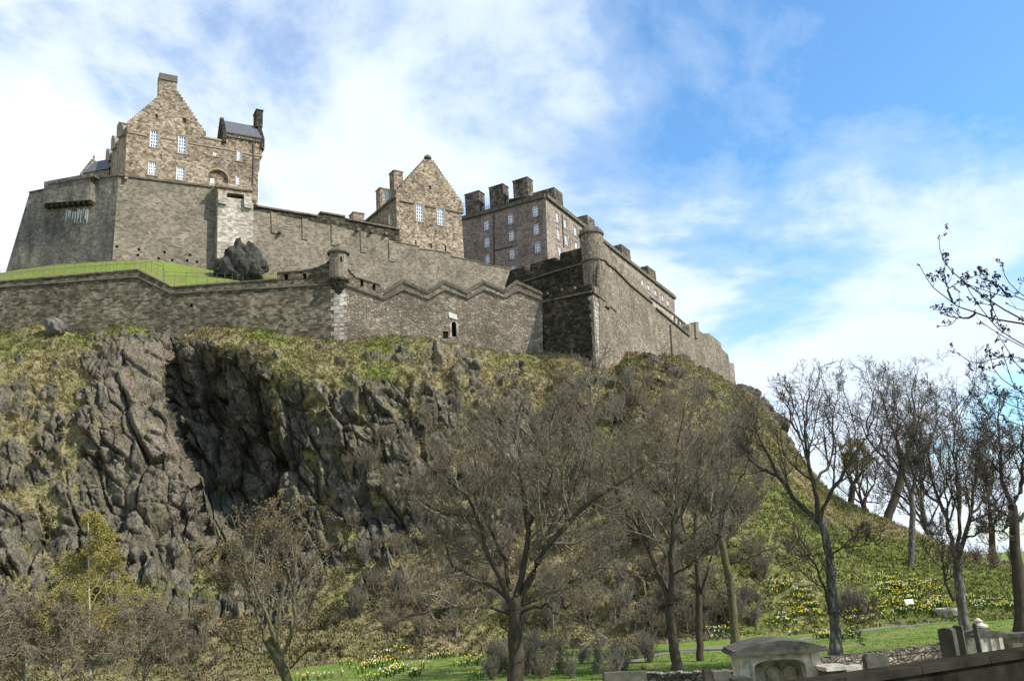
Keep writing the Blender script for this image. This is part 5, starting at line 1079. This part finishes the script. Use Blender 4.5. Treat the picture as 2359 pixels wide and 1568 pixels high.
for i, (px, py) in enumerate(spots):
    d = ray(px, py); e = (SXZ[:, 0]-d[0])**2+(SXZ[:, 1]-d[2])**2; near = np.where(e < max(e.min()*1.5, 9e-6))[0]; P = q_[near[np.argmin(q_[near, 1])]]; P = on_lawn(px, py) if py > 1495 and px > 1000 else P
    j = 2 if i >= 190 and px < 700 else (0 if rng.uniform() < .5 else 1); src_ = SH[j]
    if j not in first: o = src_; first[j] = 1
    else: o = src_.copy(); COL.objects.link(o)
    o.location = tuple(P); s = rng.uniform(.55, 1.15)*(1.0 if py < 1300 else (.75 if py < 1495 or px < 1000 else .62)); o.scale = (s, s, s*rng.uniform(.85, 1.2)); o.rotation_euler = (0, 0, rng.uniform(0, 6.28))
    if 1940-10 <= px <= 1990: tag(o, 'dark brown leafless bush on the lawn edge between the two daffodil drifts', 'bush', 'bushes between the daffodils')
    elif px > 2200: tag(o, 'brown leafless scrub bush on the green slope at the right edge', 'bush', 'bushes at the right edge')
    elif py > 1495 and px > 1000: tag(o, 'leafless brown undergrowth bush on the lawn around the foot of the big tree', 'bush', 'bushes round the big trunk')
    elif i >= 190 and px > 700: tag(o, 'grey brown leafless scrub bush on the rocky slope behind the bare trees', 'bush', 'scrub bushes on the castle slope')
    elif i >= 190: tag(o, 'purplish leafless bush on the tussocky foot slope at lower left', 'bush', 'bushes at lower left')
    else: tag(o, 'grey brown leafless scrub bush on the rocky slope behind the bare trees', 'bush', 'scrub bushes on the castle slope')
# ------------------------------------------------------------------ grass tufts, daffodils
def tufts(name, P, Nn, rng, h, nb, cols, label=None, wdt=(.018, .045)):
    n = len(P); Pb = np.repeat(P, nb, 0); m_ = len(Pb); off = rng.normal(0, .16, (m_, 3)); off[:, 2] = 0; hh = (np.repeat(h, nb) if np.ndim(h) else h)*rng.uniform(.5, 1.2, m_)
    a = rng.uniform(0, 6.28, m_); ln_ = np.stack([np.cos(a), np.sin(a), 0*a], -1)*hh[:, None]*rng.uniform(.5, 1.5, (m_, 1)); ln_[:, 1] -= .25*hh
    wd = np.stack([-np.sin(a), np.cos(a), 0*a], -1)*rng.uniform(*wdt, (m_, 1))
    b = Pb+off; tip = b+ln_+np.array([0, 0, 1.0])*hh[:, None]*rng.uniform(.3, 1, (m_, 1)); mid = (b+tip)/2+np.array([0, 0, .15])*hh[:, None]
    v = np.stack([b-wd, b+wd, mid+wd*.8, tip, mid-wd*.8], 1).reshape(-1, 3); i0 = np.arange(m_)*5
    f = np.stack([i0, i0+1, i0+2, i0+4], -1); f2 = np.stack([i0+4, i0+2, i0+3, i0+3], -1)
    cc = np.repeat(cols, nb, 0)*rng.uniform(.75, 1.2, (m_, 1)); cc = np.repeat(cc, 5, 0)
    me = bpy.data.meshes.new(name); me.from_pydata(v.tolist(), [], f.tolist()+[x[:3] for x in f2.tolist()]); me.update(); me.materials.append(M_VC)
    at_ = me.color_attributes.new('Col', 'FLOAT_COLOR', 'POINT'); c4_ = np.ones((len(v), 4)); c4_[:, :3] = cc; at_.data.foreach_set('color', c4_.ravel())
    o = bpy.data.objects.new(name, me); COL.objects.link(o); o['kind'] = 'stuff'
    if label: o['label'] = label
    return o
rng = np.random.default_rng(99)
w_ = (HM*(UU > .8)*(VV < 7.9)).ravel(); q_ = HILL.reshape(-1, 3); ar_ = np.linalg.norm(np.cross(np.gradient(HILL, axis=0), np.gradient(HILL, axis=1)), axis=2).ravel()
pr = w_*ar_; pr /= pr.sum(); ks = rng.choice(len(q_), 60000, p=pr); gv = np.clip(HG.ravel()[ks]+rng.normal(0, .25, len(ks)), 0, 1)[:, None]
brn = (np.clip((VV.ravel()[ks]-4.6)/1.5, 0, 1)*np.clip((24-UU.ravel()[ks])/3, 0, 1)*np.clip(fbm(q_[ks]*.12, 3, 400)*2.6-.6, 0, 1))[:, None]
tufts('grass', q_[ks]+rng.normal(0, .12, (len(ks), 3))*[1, 1, .3], None, rng, rng.uniform(.15, .5, len(ks)), 8, (np.array([.29, .235, .12])*(1-gv)+np.array([.155, .175, .042])*gv)*(1-brn)+np.array([.14, .11, .06])*brn)
def scatter_px(poly, n, rng):
    """sight lines inside a polygon, landed on hill or lawn whichever is nearer"""
    P = np.array(poly, float); out = []
    while len(out) < n:
        x, y = rng.uniform(P[:, 0].min(), P[:, 0].max()), rng.uniform(P[:, 1].min(), P[:, 1].max()); c = False
        for i in range(len(P)):
            (x0, y0), (x1, y1) = P[i], P[i-1]
            if (y0 > y) != (y1 > y) and x < (x1-x0)*(y-y0)/(y1-y0)+x0: c = not c
        if c: out.append((x, y))
    return out
sel = np.where(SXZ[:, 1] < .02)[0][::3]; SS = SXZ[sel]; QS = q_[sel]
def land(px, py):
    d = ray(px, py); e = (SS[:, 0]-d[0])**2+(SS[:, 1]-d[2])**2; i = np.argmin(e); c = []
    if e[i] < 2e-5: c.append(QS[i])
    if d[2] < -.05:
        p = on_lawn(px, py)
        if p[1] < 75: c.append(p)
    return min(c, key=lambda q: q[1]) if c else QS[i]
def daffodils(polys, label, n, rng):
    V = []; Fc = []; Cc = []
    for poly, nn in polys:
        cl = scatter_px(poly, max(6, nn//9), rng)
        for (cx_, cy_) in cl:
            base = land(cx_, cy_); yel = rng.uniform() < .74
            for _ in range(9):
                p = base+np.array([rng.normal(0, .33), rng.normal(0, .5), 0]); h = rng.uniform(.28, .5); ye = yel if rng.uniform() < .85 else not yel
                for q in range(5):
                    a = rng.uniform(0, 6.28); l = np.array([math.cos(a)*.18, math.sin(a)*.18-.05, h*rng.uniform(.7, 1.05)]); wd = np.array([-math.sin(a), math.cos(a), 0])*.022; k = len(V)
                    V += [p-wd, p+wd, p+l+wd*.3, p+l-wd*.3]; Fc.append([k, k+1, k+2, k+3]); g_ = rng.uniform(.7, 1.2); Cc += [(.04*g_, .10*g_, .022*g_)]*4
                c = p+np.array([rng.normal(0, .05), -.06, h]); col = np.array((.78, .62, .05) if ye else (.78, .76, .60))*rng.uniform(.85, 1.1); k = len(V); R0 = rng.uniform(.045, .07)
                tilt = np.array([rng.normal(0, .3), -1, .35+rng.normal(0, .3)]); tilt /= np.linalg.norm(tilt); e1 = np.cross(tilt, [0, 0, 1.]); e1 /= np.linalg.norm(e1); e2 = np.cross(tilt, e1)
                ring = [c+(e1*math.cos(q*math.pi/6)+e2*math.sin(q*math.pi/6))*(R0 if q % 2 == 0 else R0*.5) for q in range(12)]
                V += ring+[c+tilt*.02]; Cc += [tuple(col)]*12+[tuple(col*[1, .8, .5])]
                Fc += [[k+q, k+(q+1) % 12, k+12] for q in range(12)]
    me = bpy.data.meshes.new('daffodils'); me.from_pydata([tuple(map(float, v)) for v in V], [], Fc); me.update(); me.materials.append(M_VC)
    a_ = me.color_attributes.new('Col', 'FLOAT_COLOR', 'POINT'); c_ = np.ones((len(V), 4)); c_[:, :3] = np.array(Cc); a_.data.foreach_set('color', c_.ravel())
    o = bpy.data.objects.new('daffodils', me); COL.objects.link(o); o['kind'] = 'stuff'; o['label'] = label
daffodils([([c7(730, 1090), c7(840, 1060), c7(960, 1150), c7(1030, 1250), c7(960, 1280), c7(800, 1200)], 330), ([c7(760, 1230), c7(1030, 1250), c7(1030, 1300), c7(830, 1340), c7(740, 1330)], 90)], 'yellow and white daffodil drift left of the bare trunk on the slope', 0, rng)
daffodils([([c7(1240, 1060), c7(1380, 1030), c7(1480, 1070), c7(1600, 1140), c7(1660, 1200), c7(1580, 1235), c7(1400, 1250), c7(1290, 1160)], 700), ([c7(1090, 1230), c7(1300, 1190), c7(1400, 1250), c7(1120, 1290)], 100)], 'big yellow and white daffodil drift around the white sign', 0, rng)
daffodils([([c7(1710, 1150), c7(1780, 1180), c7(1960, 1180), c7(1990, 1210), c7(1780, 1215), c7(1710, 1180)], 150)], 'narrow row of yellow daffodils at the right edge', 0, rng)
daffodils([([(690, 1568), (860, 1505), (990, 1495), (1150, 1525), (1160, 1568)], 300)], 'yellow and white daffodil drift along the bottom edge left of the big trunk', 0, rng)
daffodils([([c7(1000, 1340), c7(1190, 1330), c7(1200, 1370), c7(1010, 1365)], 30), ([c7(420, 1290), c7(560, 1300), c7(560, 1370), c7(430, 1370)], 50)], 'few scattered daffodils on the lawn near the path', 0, rng)
lp = []
for poly, nn in (([(690, 1568), (860, 1490), (1000, 1480), (1400, 1500), (1700, 1495), (2359, 1400), (2359, 1500), (1700, 1568)], 6500),): lp += [on_lawn(*p) for p in scatter_px(poly, nn, rng)]
lp = np.array(lp); rg = np.array(ring); pd = np.interp(lp[:, 0], rg[:, 0], rg[:, 1]); lp = lp[(lp[:, 1] < 76) & (np.abs(lp[:, 1]-pd) > 1.1)]; gn_ = rng.uniform(.6, 1.2, (len(lp), 1)); tufts('lawn_grass', lp, None, rng, rng.uniform(.04, .10, len(lp)), 9, np.array([.13, .19, .035])*gn_, wdt=(.008, .018))
# ------------------------------------------------------------------ churchyard at the foot of the hill
def line_plane(p1, p2, Y1):
    a = at(p1[0], p1[1], Y1); r = ray(*p2); b = r*(a[2]/r[2]); return Plane(a, math.degrees(math.atan2(b[1]-a[1], b[0]-a[0])))
ZG = -5.7
def stone(name, label, cat, P, outline, thick, m, w0=0.0, extra=None, group=None):
    """an upright stone: outline from sight lines in P, closed down to the ground"""
    q = [P.uz(p) for p in outline]; q = [(q[0][0], ZG)]+q+[(q[-1][0], ZG)]
    c = P.P((q[0][0]+q[-1][0])/2, ZG, w0+thick/2)
    t = thing(name, label, cat, c, group); MB().slab(P, q, thick, (), w0).build('slab', m, t)
    if extra: extra(t)
    return t
PWL = line_plane(c8(880, 800), c8(1740, 702), 36.5)
zw = PWL.uz(c8(880, 800))[1]; uw0 = PWL.uz(c8(905, 800))[0]; uw1 = PWL.uz(c8(1900, 690))[0]
t = thing('boundary_wall', 'low rubble wall with upright coping stones between lawn and churchyard right of the tomb', 'wall', PWL.P((uw0+uw1)/2, ZG))
MB().box(PWL, uw0, uw1, ZG, zw-.22, 0, .45).build('wall', M_LOWW, t)
cp = MB(); x = uw0
while x < uw1:
    wd = random.uniform(.09, .16); h = random.uniform(-.05, .03); cp.box(PWL, x, x+wd, zw-.21, zw+h, -.03, .48); x += wd+.015
cp.build('coping', M_LOWW, t)
PLW = line_plane(c8(-600, 905), c8(300, 880), 36.5)
t = thing('boundary_wall', 'low rubble wall at the left side of the arched tomb', 'wall', PLW.P(0, ZG)); zl = PLW.uz(c8(0, 893))[1]
ul0, ul1 = PLW.uz(c8(-560, 900))[0], PLW.uz(c8(310, 880))[0]; MB().box(PLW, ul0, ul1, ZG, zl-.2, 0, .45).build('wall', M_LOWW, t)
cp = MB(); x = ul0
while x < ul1:
    wd = random.uniform(.1, .18); cp.box(PLW, x, x+wd, zl-.19, zl+random.uniform(-.05, .03), -.03, .48); x += wd+.015
cp.build('coping', M_LOWW, t)
# arched tomb
PT = line_plane(c8(345, 775), c8(905, 742), 32); B0 = PT.uz(c8(345, 780)); B1 = PT.uz(c8(903, 742)); ze = (B0[1]+B1[1])/2
t = thing('arched_tomb', 'big pale stone tomb with a low curved pediment roof and wide arched recess', 'tomb', PT.P((B0[0]+B1[0])/2, ZG))
a0 = PT.uz(c8(455, 900))[0]; a1 = PT.uz(c8(820, 900))[0]; zt1 = PT.uz(c8(620, 806))[1]; zs = PT.uz(c8(455, 870))[1]
arc = [(a0, ZG+.35), (a1, ZG+.35)]+[((a0+a1)/2+(a1-a0)/2*math.copysign(abs(math.cos(a))**.7, math.cos(a)), zs+(zt1-zs)*math.sin(a)**.75) for a in np.linspace(0, math.pi, 15)]
MB().slab(PT, [(B0[0], ZG), (B1[0], ZG), (B1[0], ze-.02), (B0[0], ze-.02)], 1.9, [arc], 0, 1.25).build('body', M_TOMB, t)
rf = [(B0[0]-.22, ze), (B1[0]+.22, ze), (B1[0]+.22, ze+.16)]+[PT.uz(p) for p in (c8(912, 706), c8(860, 696), c8(770, 684), c8(690, 676), c8(620, 674), c8(550, 682), c8(460, 700), c8(380, 716), c8(330, 727))]+[(B0[0]-.22, ze+.16)]
zp = ze+.16; rf2 = [(B0[0]-.22, ze), (B1[0]+.22, ze), (B1[0]+.22, zp)]
pk_ = PT.uz(c8(620, 672))[1]
for s_ in np.linspace(1, 0, 13): rf2.append((B0[0]-.1+(B1[0]-B0[0]+.2)*s_, zp+.02+(pk_-zp)*math.sin(math.pi*s_)**.9))
rf2.append((B0[0]-.22, zp)); MB().slab(PT, rf2, 2.3, (), -.22).build('roof', M_TOMBD, t)
MB().box(PT, B0[0]-.3, B1[0]+.3, ze+.001, ze+.09, -.3, 1.95).build('cornice', M_TOMBD, t)
for i in range(3):
    x0 = a0+(a1-a0)*(.03+.33*i); x1 = a0+(a1-a0)*(.29+.33*i); r_ = (x1-x0)/2; zc_ = zs-.25
    MB().slab(PT, [(x0, ZG+.4), (x1, ZG+.4)]+[(x0+r_+r_*math.cos(a), zc_+r_*.8*math.sin(a)) for a in np.linspace(0, math.pi, 9)], .08, (), 1.15).build('memorial_panel', M_TOMB, t)
for x in (B0[0]-.02, B1[0]-.28): MB().box(PT, x, x+.3, ZG, ze-.021, -.05, 0.3).build('pilaster', M_TOMB, t)
P28 = lambda Y: Plane(at(*c8(1800, 700), Y), 12)
# small stones
P_ = Plane(at(*c8(1050, 880), 31), 9)
t = thing('table_tomb', 'low white edged table tomb between the arched tomb and the grey arched headstone', 'tomb', P_.P(P_.uz(c8(1050, 880))[0], ZG)); u0_, z_ = P_.uz(c8(960, 862)); u1_ = P_.uz(c8(1135, 850))[0]
MB().box(P_, u0_, u1_, z_-.12, z_, 0, 1.1).build('top_slab', M_TOMB, t); MB().box(P_, u0_+.12, u1_-.12, ZG, z_-.121, .12, .98).build('base', M_TOMBD, t); MB().box(P_, u0_+.05, u1_-.05, z_-.45, z_-.33, .02, 1.05).build('lower_slab', M_TOMB, t)
u0_, z_ = P_.uz(c8(1150, 868)); MB().box(P_, u0_, u0_+.75, ZG, z_, .8, 1.1).build('side_block', M_TOMB, t)
stone('headstone', 'broad grey headstone with a shallow pointed top in front of the low rubble wall', 'headstone', Plane(at(*c8(1300, 800), 33), 8), [c8(1242, 800), c8(1255, 768), c8(1310, 758), c8(1372, 768), c8(1402, 790)], .3, M_TOMBD)
stone('headstone', 'thick dark headstone with a rough rounded top, leftmost of three tall dark stones', 'headstone', Plane(at(*c8(1800, 700), 25), -38), [c8(1746, 605), c8(1752, 588), c8(1790, 583), c8(1832, 588), c8(1850, 605)], .38, M_HEAD)
stone('headstone', 'flat topped dark headstone slab, middle of the three tall dark stones', 'headstone', Plane(at(*c8(1890, 700), 27), -34), [c8(1850, 572), c8(1862, 564), c8(1912, 566), c8(1918, 580)], .22, M_HEAD)
stone('headstone', 'narrow pointed dark headstone beside the white pedimented monument', 'headstone', Plane(at(*c8(2010, 700), 28), -36), [c8(1990, 560), c8(2003, 543), c8(2020, 556)], .2, M_HEAD)
stone('headstone', 'slim pale stone post with a sloping top left of the arched tomb', 'headstone', Plane(at(*c8(120, 900), 29), 10), [c8(95, 880), c8(108, 864), c8(140, 872), c8(146, 890)], .25, M_HEAD)
stone('headstone', 'low headstone with flat moulded top at the bottom edge left of the tomb', 'headstone', Plane(at(*c8(230, 910), 31), 8), [c8(160, 902), c8(165, 893), c8(275, 886), c8(280, 900)], .3, M_TOMBD)
stone('headstone', 'small stepped stone cap at the bottom edge in front of the arched tomb', 'headstone', Plane(at(*c8(370, 940), 28), 5), [c8(305, 945), c8(330, 935), c8(375, 924), c8(420, 933), c8(442, 944)], .5, M_HEAD)
stone('headstone', 'wide flat memorial stone at the bottom edge far left of the tomb', 'headstone', Plane(at(1480, 1560, 31), 6), [(1392, 1556), (1394, 1549), (1488, 1545), (1490, 1552)], .4, M_TOMBD)
Pm = Plane(at(*c8(2120, 700), 33), 8); u0_, z0_ = Pm.uz(c8(2030, 645)); u1_, z1_ = Pm.uz(c8(2200, 640)); zm_ = (z0_+z1_)/2
t = thing('pedimented_monument', 'white monument with a triangular pediment and small urn on top near the right edge', 'monument', Pm.P((u0_+u1_)/2, ZG))
MB().box(Pm, u0_, u1_, ZG, zm_, 0, .9).build('body', M_TOMB, t)
MB().slab(Pm, [(u0_-.12, zm_+.002), (u1_+.12, zm_+.002), (u1_+.12, zm_+.1), ((u0_+u1_)/2, Pm.uz(c8(2110, 598))[1]), (u0_-.12, zm_+.1)], 1.1, (), -.1).build('pediment', M_TOMBD, t)
zq = Pm.uz(c8(2110, 598))[1]; cq = np.array(Pm.P((u0_+u1_)/2-.1, 0, .35)); MB().lathe(cq, [(.12, zq-.06), (.12, zq+.06), (.3, zq+.1), (.3, zq+.16), (.14, zq+.24), (.16, zq+.32), (.03, zq+.42)], 14).build('urn', M_TOMB, t)
for x in (u0_+.02, (u0_+u1_)/2-.03, u1_-.16): MB().box(Pm, x, x+.14, ZG, zm_-.01, -.06, .1).build('pilaster', M_TOMB, t)
Pr = line_plane(c8(2222, 655), c8(2359, 648), 34); u0_, z_ = Pr.uz(c8(2222, 655)); t = thing('sandstone_wall', 'orange sandstone churchyard wall with a grey coping at the right edge', 'wall', Pr.P(u0_+2, ZG)); MB().box(Pr, u0_, u0_+9, ZG, z_, 0, .4).build('wall', M_TOWER, t)
MB().box(Pr, u0_-.1, u0_+9, z_+.002, Pr.uz(c8(2222, 622))[1], -.1, .5).build('coping', M_TOMBD, t)
# sign and stone planter on the lawn
p = land(*c8(1556, 452)); t = thing('white_sign', 'small white sign on a thin stake among the daffodils', 'sign', p)
MB().tube([p-np.array([0, 0, .3]), p+np.array([0, 0, .75])], .02, 5).build('stake', M_IRON, t); Ps = Plane(p-np.array([0, .05, 0]), 5); u_ = Ps.uz(c8(1556, 430))[0]
MB().add([Ps.P(u_-.34, p[2]+.62, 0), Ps.P(u_+.34, p[2]+.62, 0), Ps.P(u_+.34, p[2]+.98, .15), Ps.P(u_-.34, p[2]+.98, .15), Ps.P(u_-.34, p[2]+.6, .03), Ps.P(u_+.34, p[2]+.6, .03), Ps.P(u_+.34, p[2]+.96, .18), Ps.P(u_-.34, p[2]+.96, .18)], [[0, 1, 2, 3], [7, 6, 5, 4], [0, 4, 5, 1], [3, 2, 6, 7], [1, 5, 6, 2], [0, 3, 7, 4]]).build('board', M_SIGN, t)
p = land(*c8(1825, 488)); t = thing('stone_planter', 'round pale stone planter ring on the grass left of the multi-stemmed tree', 'planter', p)
z = p[2]; MB().lathe(p, [(.75, z-.4), (.85, z+.02), (.98, z+.28), (1.0, z+.42), (.82, z+.42), (.78, z+.22)], 22).build('basin', M_TOMB, t); MB().lathe(p, [(.77, z+.2), (.4, z+.3), (.02, z+.33)], 14).build('soil', plain('soil', (.12, .09, .05), amt=.5), t)
# wall right in front, tree shade painted in, and the terrace the camera stands on
PN = line_plane((1866, 1572), (2359, 1498), 7.6); z_ = PN.O[2]
t = thing('foreground_wall', 'wall in painted tree shade with a flat stone coping crossing the bottom right corner, closest to the viewer', 'wall', PN.P(0, z_-2.5))
cm = MB(); x = -9.0
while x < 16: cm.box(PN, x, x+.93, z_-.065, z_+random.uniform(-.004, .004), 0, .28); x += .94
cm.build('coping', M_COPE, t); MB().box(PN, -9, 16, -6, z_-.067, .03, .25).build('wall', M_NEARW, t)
a, b = np.array(PN.P(-9, -1.65, .02)), np.array(PN.P(16, -1.65, .02))
MB().add([tuple(a), tuple(b), (b[0]+8, -30, -1.65), (-30, -30, -1.65), (-30, a[1], -1.65)], [[0, 4, 3, 2, 1]]).build('terrace_ground', M_PATH)['kind'] = 'structure'
